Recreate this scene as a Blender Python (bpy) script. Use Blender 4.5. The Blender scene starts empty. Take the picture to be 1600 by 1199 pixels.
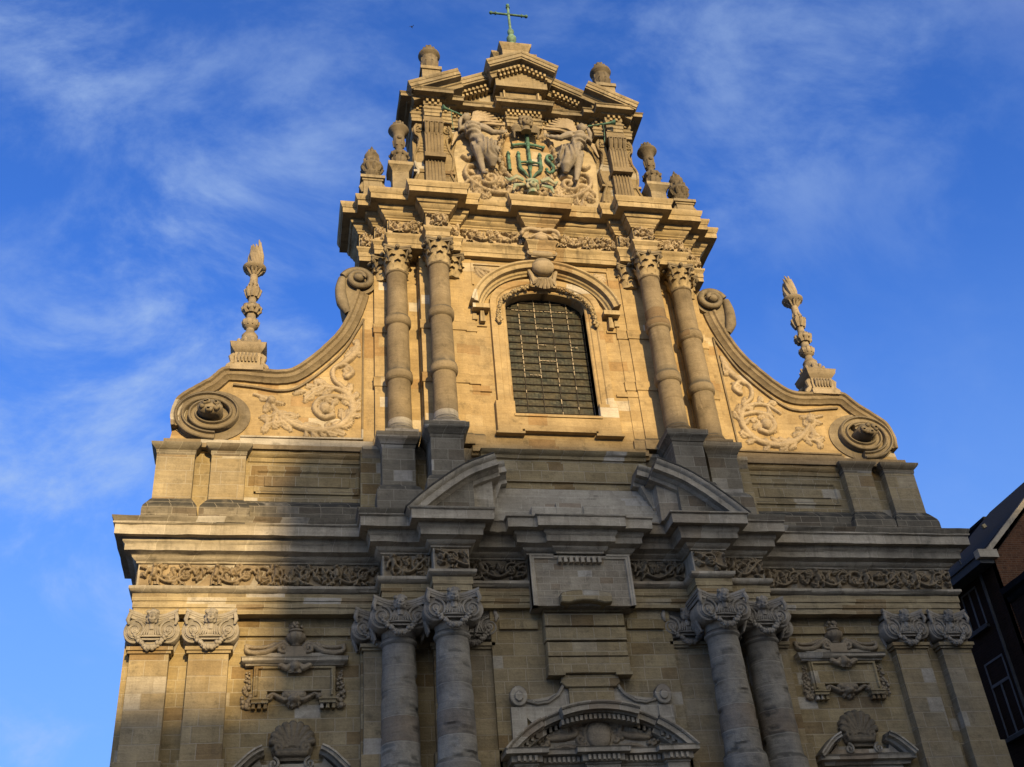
import bpy, bmesh, math, random
import numpy as np
from mathutils import Vector, Matrix, noise
R = math.radians
PI = math.pi
S = bpy.context.scene
COL = S.collection

# ------------------------------------------------------------------ camera
CX, CD, CZ = -7.597, 27.0, 1.7
PITCH, YAW, ROLL = R(34.0244), R(13.5575), R(-5.3173)
FPX = 1714.97
cp, sp, cy, sy = math.cos(PITCH), math.sin(PITCH), math.cos(YAW), math.sin(YAW)
fw = Vector((sy*cp, cy*cp, sp)); rt = Vector((cy, -sy, 0)); up = rt.cross(fw)
r2 = rt*math.cos(ROLL) + up*math.sin(ROLL); u2 = -rt*math.sin(ROLL) + up*math.cos(ROLL)
cam = bpy.data.objects.new('camera', bpy.data.cameras.new('camera')); COL.objects.link(cam)
mw = Matrix((( r2.x, u2.x, -fw.x, CX), (r2.y, u2.y, -fw.y, -CD), (r2.z, u2.z, -fw.z, CZ), (0, 0, 0, 1)))
cam.matrix_world = mw
cam.data.sensor_width = 36; cam.data.lens = 36*FPX/1600
cam.data.clip_end = 5000; cam.data.clip_start = .1
S.camera = cam

# ------------------------------------------------------------------ light
SUN_AZ, SUN_EL = R(9), R(15)          # azimuth to the right of the facade's normal
sdir = Vector((math.sin(SUN_AZ)*math.cos(SUN_EL), -math.cos(SUN_AZ)*math.cos(SUN_EL), math.sin(SUN_EL)))
sun = bpy.data.objects.new('sun', bpy.data.lights.new('sun', 'SUN')); COL.objects.link(sun)
sun.data.energy = 3.45; sun.data.angle = R(1.0); sun.data.color = (1.0, .735, .365)
sun.rotation_euler = sdir.to_track_quat('Z', 'Y').to_euler(); sun.location = sdir*60
W = bpy.data.worlds.new('World'); S.world = W; W.use_nodes = True
wn = W.node_tree; wn.nodes.clear()
def wnode(t, **k):
    n = wn.nodes.new(t)
    for a, b in k.items(): setattr(n, a, b)
    return n
wo = wnode('ShaderNodeOutputWorld'); bg = wnode('ShaderNodeBackground'); bg.inputs[1].default_value = .085
sky = wnode('ShaderNodeTexSky', sky_type='NISHITA', sun_disc=False, sun_elevation=SUN_EL, sun_rotation=PI-SUN_AZ)
sky.air_density = 1.0; sky.dust_density = .2; sky.ozone_density = 3.0
tc = wnode('ShaderNodeTexCoord')
def wmix(f, a, b, mode='MIX'):
    n = wnode('ShaderNodeMixRGB', blend_type=mode)
    for i, v in enumerate((f, a, b)):
        if isinstance(v, (int, float)): n.inputs[i].default_value = v
        elif isinstance(v, tuple): n.inputs[i].default_value = (*v, 1)
        else: wn.links.new(v, n.inputs[i])
    return n.outputs[0]
def wramp(v, a, b, c=0, d=1):
    n = wnode('ShaderNodeMapRange', interpolation_type='SMOOTHSTEP'); wn.links.new(v, n.inputs[0])
    for i, q in zip((1, 2, 3, 4), (a, b, c, d)): n.inputs[i].default_value = q
    return n.outputs[0]
def wmul(a, b):
    n = wnode('ShaderNodeMath', operation='MULTIPLY')
    for i, v in enumerate((a, b)):
        if isinstance(v, (int, float)): n.inputs[i].default_value = v
        else: wn.links.new(v, n.inputs[i])
    return n.outputs[0]
# deep clear blue away from the sun, paler towards the horizon
clear = wmix(1.0, sky.outputs[0], (.50, .93, 1.78), 'MULTIPLY')
sepw = wnode('ShaderNodeSeparateXYZ'); wn.links.new(tc.outputs['Generated'], sepw.inputs[0])
mp = wnode('ShaderNodeMapping'); mp.inputs['Rotation'].default_value = (.30, .62, .75); mp.inputs['Scale'].default_value = (1.7, 2.9, 2.2); mp.inputs['Location'].default_value = (.35, .1, .2)
wn.links.new(tc.outputs['Generated'], mp.inputs['Vector'])
nz = wnode('ShaderNodeTexNoise'); nz.inputs['Scale'].default_value = 3.3; nz.inputs['Detail'].default_value = 12; nz.inputs['Roughness'].default_value = .62; nz.inputs['Distortion'].default_value = .3
wn.links.new(mp.outputs[0], nz.inputs['Vector'])
nz2 = wnode('ShaderNodeTexNoise'); nz2.inputs['Scale'].default_value = 2.4; nz2.inputs['Detail'].default_value = 3
wn.links.new(tc.outputs['Generated'], nz2.inputs['Vector'])
wisps = wmul(wramp(nz.outputs[0], .40, .76), wramp(nz2.outputs[0], .36, .62, .12, 1))
dl = wnode('ShaderNodeVectorMath', operation='DOT_PRODUCT'); wn.links.new(tc.outputs['Generated'], dl.inputs[0]); dl.inputs[1].default_value = (-.38, .85, .36)
wisps = wmul(wisps, wramp(dl.outputs['Value'], .74, .98, .45, 1.05))
haze = wramp(sepw.outputs[2], .66, .22, 0, .62)
clear = wmix(haze, clear, (1.5, 2.75, 5.2))
skyc = wmix(wisps, clear, (2.7, 3.7, 5.5))
# added glow behind the camera, aimed to fill the front and spare left-facing returns
dotn = wnode('ShaderNodeVectorMath', operation='DOT_PRODUCT'); wn.links.new(tc.outputs['Generated'], dotn.inputs[0]); dotn.inputs[1].default_value = (.56, -.70, .44)
glow = wmul(wramp(dotn.outputs['Value'], .24, .68), wramp(nz2.outputs[0], .3, .6, .55, 1))
skyc = wmix(glow, skyc, (8.4, 8.1, 7.6))
wn.links.new(skyc, bg.inputs[0]); wn.links.new(bg.outputs[0], wo.inputs[0])
S.view_settings.view_transform = 'Standard'; S.view_settings.look = 'None'
S.view_settings.exposure = .9; S.view_settings.gamma = 1
S.render.engine = 'CYCLES'; S.cycles.max_bounces = 6; S.cycles.diffuse_bounces = 2

# ------------------------------------------------------------------ materials
ALB, SAT = .68, 1.0
def stone(name, c1, c2, grey, bw=.62, rh=.33, mortar=.010, mcol=None, brick=True, stain=.5, streak=.35, top=.75, bump=.5, grain=22, soot=.55, blotch=0):
    def adj(c): g = sum(c)/3; return tuple(max(.004, (g+(v-g)*SAT)*ALB) for v in c)
    c1, c2, grey = adj(c1), adj(c2), adj(grey); mcol = adj(mcol) if mcol else None
    m = bpy.data.materials.new(name); m.use_nodes = True
    nt = m.node_tree; N = nt.nodes; Lk = nt.links
    bs = N['Principled BSDF']; bs.inputs['Roughness'].default_value = .92; bs.inputs['Specular IOR Level'].default_value = .15
    geo = N.new('ShaderNodeNewGeometry'); sep = N.new('ShaderNodeSeparateXYZ'); Lk.new(geo.outputs['Position'], sep.inputs[0])
    def math_(op, a, b=None, clamp=False):
        n = N.new('ShaderNodeMath'); n.operation = op; n.use_clamp = clamp
        for i, v in ((0, a), (1, b)):
            if v is None: continue
            if isinstance(v, (int, float)): n.inputs[i].default_value = v
            else: Lk.new(v, n.inputs[i])
        return n.outputs[0]
    def noise_(vec, scale, detail=4, rough=.55):
        n = N.new('ShaderNodeTexNoise'); n.inputs['Scale'].default_value = scale; n.inputs['Detail'].default_value = detail; n.inputs['Roughness'].default_value = rough
        Lk.new(vec, n.inputs['Vector']); return n.outputs[0]
    def ramp(v, a, b):
        n = N.new('ShaderNodeMapRange'); n.inputs[1].default_value = a; n.inputs[2].default_value = b; Lk.new(v, n.inputs[0]); return n.outputs[0]
    def mix(f, a, b, mode='MIX'):
        n = N.new('ShaderNodeMixRGB'); n.blend_type = mode
        for i, v in enumerate((f, a, b)):
            if isinstance(v, (int, float)): n.inputs[i].default_value = v
            elif isinstance(v, tuple): n.inputs[i].default_value = (*v, 1)
            else: Lk.new(v, n.inputs[i])
        return n.outputs[0]
    n_big = noise_(geo.outputs['Position'], .55, 3); n_mid = noise_(geo.outputs['Position'], 3.1, 5); n_fine = noise_(geo.outputs['Position'], grain, 4, .65)
    if brick:
        uv = N.new('ShaderNodeCombineXYZ')
        wob = math_('MULTIPLY', math_('SUBTRACT', n_mid, .5), .03)
        Lk.new(math_('ADD', math_('ADD', sep.outputs[0], math_('MULTIPLY', sep.outputs[1], .83)), wob), uv.inputs[0]); Lk.new(math_('ADD', sep.outputs[2], wob), uv.inputs[1])
        br = N.new('ShaderNodeTexBrick'); br.inputs['Scale'].default_value = 1; br.inputs['Brick Width'].default_value = bw; br.inputs['Row Height'].default_value = rh
        br.inputs['Mortar Size'].default_value = mortar; br.inputs['Mortar Smooth'].default_value = .3; br.inputs['Bias'].default_value = 0
        br.squash = .72; br.squash_frequency = 3; br.offset_frequency = 2
        br.inputs['Color1'].default_value = (0, 0, 0, 1); br.inputs['Color2'].default_value = (1, 1, 1, 1); br.inputs['Mortar'].default_value = (.5, .5, .5, 1)
        Lk.new(uv.outputs[0], br.inputs['Vector'])
        bv = math_('ADD', math_('MULTIPLY', br.outputs['Color'], .72), math_('MULTIPLY', n_mid, .28))
        col = mix(bv, c1, c2)
        # a few replaced, paler or browner blocks
        pale = ramp(br.outputs['Color'], .93, .97); col = mix(math_('MULTIPLY', pale, 0 if 'brick' in name else .75), col, (.55, .52, .46))
        brown = ramp(br.outputs['Color'], .10, .05); col = mix(math_('MULTIPLY', brown, .45), col, (c1[0]*.8, c1[1]*.62, c1[2]*.5))
    else:
        col = mix(n_mid, c1, c2)
    col = mix(math_('MULTIPLY', ramp(n_big, .42, .68), stain), col, grey)
    # uneven colour, fine bedding lines, soot, grain
    n_var = noise_(geo.outputs['Position'], 1.35, 9, .68)
    col = mix(.85, col, mix(ramp(n_var, .30, .70), (.66, .64, .62), (1.24, 1.23, 1.2)), 'MULTIPLY')
    mb_ = N.new('ShaderNodeMapping'); mb_.inputs['Scale'].default_value = (.9, .9, 11); Lk.new(geo.outputs['Position'], mb_.inputs[0])
    n_bed = noise_(mb_.outputs[0], 1.3, 5, .65)
    col = mix(.5, col, mix(ramp(n_bed, .32, .68), (.74, .73, .72), (1.14, 1.13, 1.12)), 'MULTIPLY')
    n_soot = noise_(geo.outputs['Position'], 2.3, 8, .74)
    col = mix(math_('MULTIPLY', ramp(n_soot, .55, .70), soot), col, (grey[0]*.30, grey[1]*.29, grey[2]*.27))
    col = mix(.40, col, mix(ramp(n_fine, .3, .72), (.62, .62, .62), (1.12, 1.12, 1.12)), 'MULTIPLY')
    if blotch:
        nb = noise_(geo.outputs['Position'], 1.7, 6, .7)
        col = mix(math_('MULTIPLY', ramp(nb, .52, .66), blotch), col, (grey[0]*.42, grey[1]*.4, grey[2]*.38))
    # rain streaks
    mpn = N.new('ShaderNodeMapping'); mpn.inputs['Scale'].default_value = (5.5, 5.5, .45); Lk.new(geo.outputs['Position'], mpn.inputs[0])
    ns = noise_(mpn.outputs[0], 1.0, 5, .6)
    col = mix(math_('MULTIPLY', ramp(ns, .55, .78), streak), col, (grey[0]*.28, grey[1]*.27, grey[2]*.25))
    # black crust and lichen on the weathered tops
    sn = N.new('ShaderNodeSeparateXYZ'); Lk.new(geo.outputs['Normal'], sn.inputs[0])
    tp = math_('MULTIPLY', ramp(sn.outputs[2], .06, .35), math_('MULTIPLY', ramp(n_mid, .22, .5), top))
    col = mix(tp, col, (.045, .043, .037))
    if brick:
        col = mix(math_('MULTIPLY', br.outputs['Fac'], .55), col, mcol or tuple(min(1, v*1.25) for v in c2))
    Lk.new(col, bs.inputs['Base Color'])
    hgt = math_('ADD', math_('ADD', math_('MULTIPLY', n_fine, .35), math_('MULTIPLY', n_bed, .5)), math_('MULTIPLY', n_var, 1.6))
    if brick: hgt = math_('SUBTRACT', math_('ADD', hgt, math_('MULTIPLY', br.outputs['Color'], .25)), math_('MULTIPLY', br.outputs['Fac'], .55))
    bp = N.new('ShaderNodeBump'); bp.inputs['Strength'].default_value = bump; bp.inputs['Distance'].default_value = .03
    Lk.new(hgt, bp.inputs['Height']); Lk.new(bp.outputs[0], bs.inputs['Normal'])
    return m
def simple(name, col, rough=.7, metal=0, var=.35, scale=9, bump=.2, col2=None):
    m = bpy.data.materials.new(name); m.use_nodes = True
    nt = m.node_tree; N = nt.nodes; Lk = nt.links; bs = N['Principled BSDF']
    bs.inputs['Roughness'].default_value = rough; bs.inputs['Metallic'].default_value = metal
    geo = N.new('ShaderNodeNewGeometry')
    n = N.new('ShaderNodeTexNoise'); n.inputs['Scale'].default_value = scale; n.inputs['Detail'].default_value = 5; Lk.new(geo.outputs['Position'], n.inputs['Vector'])
    mr = N.new('ShaderNodeMapRange'); mr.inputs[1].default_value = .35; mr.inputs[2].default_value = .65; Lk.new(n.outputs[0], mr.inputs[0])
    mx = N.new('ShaderNodeMixRGB'); mx.inputs[1].default_value = (*col, 1); c2 = col2 or tuple(v*(1-var) for v in col); mx.inputs[2].default_value = (*c2, 1)
    Lk.new(mr.outputs[0], mx.inputs[0]); Lk.new(mx.outputs[0], bs.inputs['Base Color'])
    bp = N.new('ShaderNodeBump'); bp.inputs['Strength'].default_value = bump; bp.inputs['Distance'].default_value = .02
    Lk.new(n.outputs[0], bp.inputs['Height']); Lk.new(bp.outputs[0], bs.inputs['Normal'])
    return m
M = {}
M['wall'] = stone('sandstone_wall', (.38, .285, .14), (.63, .51, .295), (.36, .32, .24), stain=.5, streak=.3, mortar=.012, mcol=(.62, .54, .40), bump=.7)
M['upper'] = stone('sandstone_upper', (.52, .375, .19), (.66, .50, .275), (.42, .35, .24), bw=.8, rh=.36, stain=.25, streak=.16, mortar=.006, bump=.35, mcol=(.42, .32, .19))
M['pilaster'] = stone('sandstone_pilaster', (.41, .315, .17), (.62, .50, .30), (.37, .335, .26), bw=.9, rh=.40, stain=.6, streak=.35, mcol=(.60, .53, .42), bump=.7)
M['column'] = stone('limestone_column', (.37, .335, .27), (.47, .435, .36), (.33, .32, .30), bw=9, rh=.62, stain=.7, streak=.35, mortar=.012, bump=.8, blotch=.45, mcol=(.5, .46, .38))
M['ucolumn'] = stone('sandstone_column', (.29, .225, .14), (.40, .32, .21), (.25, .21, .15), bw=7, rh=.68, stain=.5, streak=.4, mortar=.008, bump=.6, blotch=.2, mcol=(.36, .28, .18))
M['trim'] = stone('pale_trim_stone', (.56, .485, .36), (.80, .71, .56), (.40, .37, .31), bw=1.1, rh=3.1, stain=.6, streak=.6, blotch=.35, mortar=.006, top=.9, bump=.4)
M['utrim'] = stone('sandstone_cornice', (.52, .40, .22), (.66, .52, .31), (.40, .34, .24), bw=1.25, rh=3.3, stain=.4, streak=.75, soot=.6, mortar=.006, top=.95, bump=.35)
M['gtrim'] = stone('sooty_gable_cornice', (.40, .315, .19), (.58, .47, .30), (.26, .23, .175), bw=1.1, rh=3.1, stain=.6, streak=.6, mortar=.006, top=1.0, soot=.95, bump=.6)
M['gwall'] = stone('gable_stone', (.34, .26, .15), (.48, .38, .23), (.26, .22, .16), bw=.6, rh=.3, stain=.5, streak=.4, mortar=.006, soot=.85)
M['grey'] = stone('grey_weathered_stone', (.29, .255, .19), (.43, .38, .29), (.20, .18, .145), bw=.7, rh=.34, stain=.6, streak=.5, bump=.5)
M['carve'] = stone('carved_stone', (.46, .37, .25), (.58, .48, .34), (.36, .31, .24), brick=False, stain=.4, streak=.3, top=.45, bump=.35)
M['ucarve'] = stone('carved_pale_stone', (.56, .44, .29), (.70, .57, .40), (.44, .38, .29), brick=False, stain=.3, streak=.15, top=.3, bump=.3)
M['fcarve'] = stone('carved_frieze_stone', (.45, .345, .21), (.60, .475, .31), (.31, .25, .18), brick=False, stain=.5, streak=.35, top=.5, bump=.45)
M['statue'] = stone('grey_statue_stone', (.40, .345, .28), (.52, .455, .375), (.32, .285, .235), brick=False, stain=.4, streak=.3, top=.4, bump=.35)
M['ccap'] = stone('grey_capital_stone', (.47, .42, .345), (.60, .545, .46), (.34, .31, .26), brick=False, stain=.5, streak=.4, top=.5, bump=.4)
M['archi'] = stone('sandstone_architrave', (.43, .335, .18), (.66, .54, .33), (.38, .34, .26), bw=.95, rh=.165, mortar=.006, stain=.4, streak=.35, bump=.4)
M['tablet'] = stone('pale_tablet_stone', (.47, .40, .29), (.60, .53, .41), (.38, .35, .28), bw=.38, rh=.19, mortar=.008, stain=.4, streak=.3, bump=.6)
M['urn'] = stone('dark_urn_stone', (.21, .17, .115), (.34, .28, .20), (.16, .135, .10), brick=False, stain=.6, streak=.4, top=.7, soot=.6, bump=.5)
M['soot'] = stone('sooty_base_stone', (.22, .19, .14), (.40, .35, .26), (.15, .135, .11), bw=.8, rh=.2, stain=.6, streak=.6, soot=.7, bump=.7, top=1.0)
M['dcarve'] = stone('weathered_carved_stone', (.30, .245, .165), (.40, .33, .23), (.22, .19, .15), brick=False, stain=.6, streak=.4, top=.6, bump=.5)
M['plaster'] = stone('pale_panel_stone', (.60, .49, .32), (.68, .57, .39), (.5, .42, .3), brick=False, stain=.2, streak=.1, bump=.2)
M['white'] = stone('new_white_stone', (.56, .50, .40), (.68, .62, .50), (.42, .38, .31), bw=.9, rh=.3, mortar=.006, stain=.4, streak=.35, bump=.25)
M['copper'] = simple('verdigris_copper', (.085, .20, .14), .75, .0, scale=6, bump=.4, col2=(.03, .06, .042))
M['copper2'] = simple('verdigris_light', (.15, .27, .18), .75, .0, scale=5, bump=.3, col2=(.06, .11, .075))
M['lead'] = simple('dark_weathered_cap', (.075, .066, .052), .9, 0, scale=4, bump=.5, col2=(.03, .027, .022))
M['stained'] = simple('copper_stained_stone', (.36, .31, .21), .9, 0, scale=5, bump=.4, col2=(.14, .22, .15))
M['bars'] = simple('rusted_iron', (.022, .015, .010), .8)
M['slate'] = simple('dark_slate', (.012, .014, .019), .95, .0, scale=14, bump=.4)
M['slate'].node_tree.nodes['Principled BSDF'].inputs['Specular IOR Level'].default_value = .1
M['paint_dark'] = simple('dark_grey_paint', (.045, .052, .06), .7)
M['white_paint'] = simple('white_paint', (.10, .115, .135), .6, var=.2)
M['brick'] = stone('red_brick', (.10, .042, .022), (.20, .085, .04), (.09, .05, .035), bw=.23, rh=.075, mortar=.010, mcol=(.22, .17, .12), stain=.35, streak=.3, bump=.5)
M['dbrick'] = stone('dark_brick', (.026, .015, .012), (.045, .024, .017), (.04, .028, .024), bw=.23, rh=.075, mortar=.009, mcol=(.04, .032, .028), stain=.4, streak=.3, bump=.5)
M['render'] = stone('rendered_wall', (.34, .29, .23), (.42, .37, .30), (.30, .27, .23), brick=False, stain=.4)
M['cobble'] = stone('granite_setts', (.12, .115, .11), (.19, .18, .17), (.10, .10, .095), bw=.2, rh=.14, brick=False, top=0, stain=.4, bump=.6)
M['door'] = simple('oak_door', (.06, .035, .02), .6)
M['glint'] = simple('window_glint_tan', (.36, .285, .18), .5, .0, var=.6, scale=7, bump=.1)  # warm reflections along the window bars, put into a pale tan colour
def glass_mat():
    m = bpy.data.materials.new('leaded_glass'); m.use_nodes = True
    nt = m.node_tree; N = nt.nodes; Lk = nt.links; bs = N['Principled BSDF']
    geo = N.new('ShaderNodeNewGeometry'); sep = N.new('ShaderNodeSeparateXYZ'); Lk.new(geo.outputs['Position'], sep.inputs[0])
    cb = N.new('ShaderNodeCombineXYZ'); Lk.new(sep.outputs[0], cb.inputs[0]); Lk.new(sep.outputs[2], cb.inputs[1])
    br = N.new('ShaderNodeTexBrick'); br.offset = 0; br.inputs['Scale'].default_value = 1; br.inputs['Brick Width'].default_value = .105; br.inputs['Row Height'].default_value = .135
    br.inputs['Mortar Size'].default_value = .010; br.inputs['Mortar'].default_value = (.012, .012, .010, 1)
    br.inputs['Color1'].default_value = (.012, .016, .013, 1); br.inputs['Color2'].default_value = (.050, .052, .038, 1)
    Lk.new(cb.outputs[0], br.inputs['Vector'])
    nz = N.new('ShaderNodeTexNoise'); nz.inputs['Scale'].default_value = 2.2; nz.inputs['Detail'].default_value = 4; Lk.new(geo.outputs['Position'], nz.inputs['Vector'])
    mr = N.new('ShaderNodeMapRange'); mr.inputs[1].default_value = .4; mr.inputs[2].default_value = .7; Lk.new(nz.outputs[0], mr.inputs[0])
    mx = N.new('ShaderNodeMixRGB'); mx.inputs[2].default_value = (.055, .043, .022, 1); Lk.new(mr.outputs[0], mx.inputs[0]); Lk.new(br.outputs[0], mx.inputs[1])
    Lk.new(mx.outputs[0], bs.inputs['Base Color'])
    bs.inputs['Roughness'].default_value = .4; bs.inputs['Specular IOR Level'].default_value = .12
    bp = N.new('ShaderNodeBump'); bp.inputs['Strength'].default_value = .8; bp.inputs['Distance'].default_value = .02
    n2 = N.new('ShaderNodeTexNoise'); n2.inputs['Scale'].default_value = 7; Lk.new(geo.outputs['Position'], n2.inputs['Vector'])
    Lk.new(n2.outputs[0], bp.inputs['Height']); Lk.new(bp.outputs[0], bs.inputs['Normal'])
    return m
M['glass'] = glass_mat()
def pane_mat():
    m = bpy.data.materials.new('house_pane'); m.use_nodes = True
    b = m.node_tree.nodes['Principled BSDF']; b.inputs['Base Color'].default_value = (.012, .014, .018, 1); b.inputs['Roughness'].default_value = .12
    return m
M['pane'] = pane_mat()

# ------------------------------------------------------------------ mesh helpers (d = metres in front of the facade's zero plane)
rng = random.Random(7)
def jit(a): return rng.uniform(-a, a)
class MB:
    def __init__(s): s.bm = bmesh.new()
    def v(s, x, d, z): return s.bm.verts.new((x, -d, z))
    def f(s, vs):
        try: return s.bm.faces.new(vs)
        except ValueError: return None
    def box(s, x0, x1, d0, d1, z0, z1, taper=0, j=0):
        p = [(x0, d0, z0), (x1, d0, z0), (x1, d1, z0), (x0, d1, z0), (x0+taper, d0, z1), (x1-taper, d0, z1), (x1-taper, d1-taper, z1), (x0+taper, d1-taper, z1)]
        v = [s.v(a+jit(j), b+jit(j), c+jit(j)) for a, b, c in p]
        for q in ((0, 1, 2, 3), (4, 5, 6, 7), (0, 1, 5, 4), (1, 2, 6, 5), (2, 3, 7, 6), (3, 0, 4, 7)): s.f([v[i] for i in q])
        return s
    def prism(s, o, d0, d1, bev=0):
        n = len(o)
        a = [s.v(x, d0, z) for x, z in o]
        if bev:
            cx = sum(p[0] for p in o)/n; cz = sum(p[1] for p in o)/n
            b0 = [s.v(x, d1-bev, z) for x, z in o]
            b = []
            for i, (x, z) in enumerate(o):
                p, q = o[i-1], o[(i+1) % n]
                t1 = Vector((x-p[0], z-p[1])); t2 = Vector((q[0]-x, q[1]-z))
                if t1.length: t1.normalize()
                if t2.length: t2.normalize()
                nn = Vector((t1.y+t2.y, -t1.x-t2.x)); nn = nn.normalized() if nn.length > 1e-6 else Vector((0, 0))
                area = sum(o[k][0]*o[(k+1) % n][1]-o[(k+1) % n][0]*o[k][1] for k in range(n))
                sg = -1 if area > 0 else 1
                b.append(s.v(x+nn.x*bev*sg, d1, z+nn.y*bev*sg))
            for i in range(n): s.f([b0[i], b0[(i+1) % n], b[(i+1) % n], b[i]])
        else:
            b = [s.v(x, d1, z) for x, z in o]; b0 = b
        s.f(a); s.f(b)
        for i in range(n): s.f([a[i], a[(i+1) % n], b0[(i+1) % n], b0[i]])
        return s
    def lathe(s, x, d, prof, n=24, half=False, flute=0, fl=(0, 0), sq=1.0):
        rings = []
        for r, z in prof:
            ring = []
            for k in range(n):
                a = 2*PI*k/n
                rr = r
                if flute and fl[0] <= z <= fl[1]: rr = r*(1+.06*math.cos(flute*a))
                ring.append(s.v(x+rr*math.cos(a), d+rr*math.sin(a)*sq, z))
            rings.append(ring)
        for i in range(len(rings)-1):
            for k in range(n): s.f([rings[i][k], rings[i][(k+1) % n], rings[i+1][(k+1) % n], rings[i+1][k]])
        s.f(rings[0]); s.f(rings[-1])
        return s
    def tube(s, pts, rad, n=8, flat=1.0):
        pts = [Vector(p) for p in pts]; m = len(pts)
        if not hasattr(rad, '__len__'): rad = [rad]*m
        elif len(rad) != m:
            rr = rad; rad = [float(np.interp(i/(m-1), np.linspace(0, 1, len(rr)), rr)) for i in range(m)]
        rings = []; ref = None
        for i, p in enumerate(pts):
            t = (pts[min(i+1, m-1)]-pts[max(i-1, 0)])
            t = t.normalized() if t.length > 1e-9 else Vector((0, 0, 1))
            if ref is None:
                ref = Vector((0, 1, 0)) if abs(t.y) < .9 else Vector((1, 0, 0))
            b = (ref - t*ref.dot(t)); b = b.normalized() if b.length > 1e-6 else Vector((1, 0, 0)); ref = b
            c = t.cross(b)
            rings.append([s.v(*(p+b*(rad[i]*flat*math.cos(2*PI*k/n))+c*(rad[i]*math.sin(2*PI*k/n)))) for k in range(n)])
        for i in range(m-1):
            for k in range(n): s.f([rings[i][k], rings[i][(k+1) % n], rings[i+1][(k+1) % n], rings[i+1][k]])
        s.f(rings[0]); s.f(rings[-1])
        return s
    def blob(s, x, d, z, rx, rd=None, rz=None, n=8, m=6, rough=0):
        rd = rx if rd is None else rd; rz = rx if rz is None else rz
        top = s.v(x, d, z+rz); bot = s.v(x, d, z-rz); rings = []
        for i in range(1, m):
            t = PI*i/m
            rings.append([s.v(x+rx*math.sin(t)*math.cos(2*PI*k/n)*(1+jit(rough)), d+rd*math.sin(t)*math.sin(2*PI*k/n)*(1+jit(rough)), z+rz*math.cos(t)*(1+jit(rough))) for k in range(n)])
        for k in range(n):
            s.f([top, rings[0][k], rings[0][(k+1) % n]]); s.f([bot, rings[-1][(k+1) % n], rings[-1][k]])
            for i in range(len(rings)-1): s.f([rings[i][k], rings[i+1][k], rings[i+1][(k+1) % n], rings[i][(k+1) % n]])
        return s
    def sweep(s, plan, prof, seg=.34, j=.009):
        """moulding profile [(out, z)] run along a plan line [(x, d)] with mitred breaks"""
        m = len(plan); off = []
        ns = []
        for i in range(m-1):
            t = Vector((plan[i+1][0]-plan[i][0], plan[i+1][1]-plan[i][1])).normalized(); ns.append(Vector((-t.y, t.x)))
        for i in range(m):
            if i == 0: off.append(ns[0])
            elif i == m-1: off.append(ns[-1])
            else: off.append((ns[i-1]+ns[i])/(1+ns[i-1].dot(ns[i])))
        rows = []
        for o, z in prof:
            row = []
            P = [Vector(plan[i])+off[i]*o for i in range(m)]
            for i in range(m-1):
                k = max(1, int((Vector(plan[i+1])-Vector(plan[i])).length/seg))
                for q in range(k):
                    p = P[i].lerp(P[i+1], q/k); jj = j if q else j*.5
                    if q and o > .1 and rng.random() < .06: p = p - (off[i]+off[i+1])*.5*rng.uniform(.01, .045)
                    row.append(s.v(p.x+jit(jj), p.y+jit(jj), z+jit(jj)))
            row.append(s.v(P[-1].x, P[-1].y, z))
            rows.append(row)
        for a, b in zip(rows, rows[1:]):
            for i in range(len(a)-1): s.f([a[i], a[i+1], b[i+1], b[i]])
        return s
    def rail(s, path, prof, cap=True, closed=True, flip=1, j=0):
        """closed profile [(d, n)] swept along a path in the facade plane [(x, z)]; n is measured along the left-hand normal of the path"""
        m = len(path); rows = []
        for i in range(m):
            p = Vector(path[i]); a = Vector(path[max(i-1, 0)]); b = Vector(path[min(i+1, m-1)])
            t1 = (p-a).normalized() if i else (b-p).normalized(); t2 = (b-p).normalized() if i < m-1 else t1
            n1 = Vector((-t1.y, t1.x)); n2 = Vector((-t2.y, t2.x)); n = (n1+n2)/max(.25, 1+n1.dot(n2))*flip
            jd, jn = jit(j), jit(j)
            rows.append([s.v(p.x+n.x*(o+jn), d+jd, p.y+n.y*(o+jn)) for d, o in prof])
        k = len(prof)
        for i in range(m-1):
            for q in range(k if closed else k-1): s.f([rows[i][q], rows[i][(q+1) % k], rows[i+1][(q+1) % k], rows[i+1][q]])
        if cap: s.f(rows[0]); s.f(rows[-1])
        return s
    def build(s, name, mat, parent=None, angle=38, smooth=True, voxel=0, merge=0):
        if merge: bmesh.ops.remove_doubles(s.bm, verts=s.bm.verts, dist=merge)
        bmesh.ops.recalc_face_normals(s.bm, faces=s.bm.faces)
        me = bpy.data.meshes.new(name); s.bm.to_mesh(me); s.bm.free()
        o = bpy.data.objects.new(name, me); COL.objects.link(o)
        if voxel:
            md = o.modifiers.new('r', 'REMESH'); md.mode = 'VOXEL'; md.voxel_size = voxel
            dg = bpy.context.evaluated_depsgraph_get(); dg.update()
            me2 = bpy.data.meshes.new_from_object(o.evaluated_get(dg)); o.modifiers.clear(); o.data = me2; bpy.data.meshes.remove(me); me = me2; me.name = name
        me.materials.clear(); me.materials.append(M[mat] if isinstance(mat, str) else mat)
        if smooth:
            me.polygons.foreach_set('use_smooth', [True]*len(me.polygons)); me.set_sharp_from_angle(angle=R(angle))
        if parent: o.parent = parent
        return o
def empty(name, loc=(0, 0, 0), parent=None):
    o = bpy.data.objects.new(name, None); COL.objects.link(o); o.location = loc
    if parent: o.parent = parent
    return o
def tag(o, label=None, cat=None, group=None, kind=None):
    for k, v in (('label', label), ('category', cat), ('group', group), ('kind', kind)):
        if v: o[k] = v
    return o
def copy_tree(o, parent=None, offset=None, mirror=False):
    c = o.copy(); COL.objects.link(c)
    if parent: c.parent = parent
    for ch in list(o.children): copy_tree(ch, c)
    return c
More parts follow.
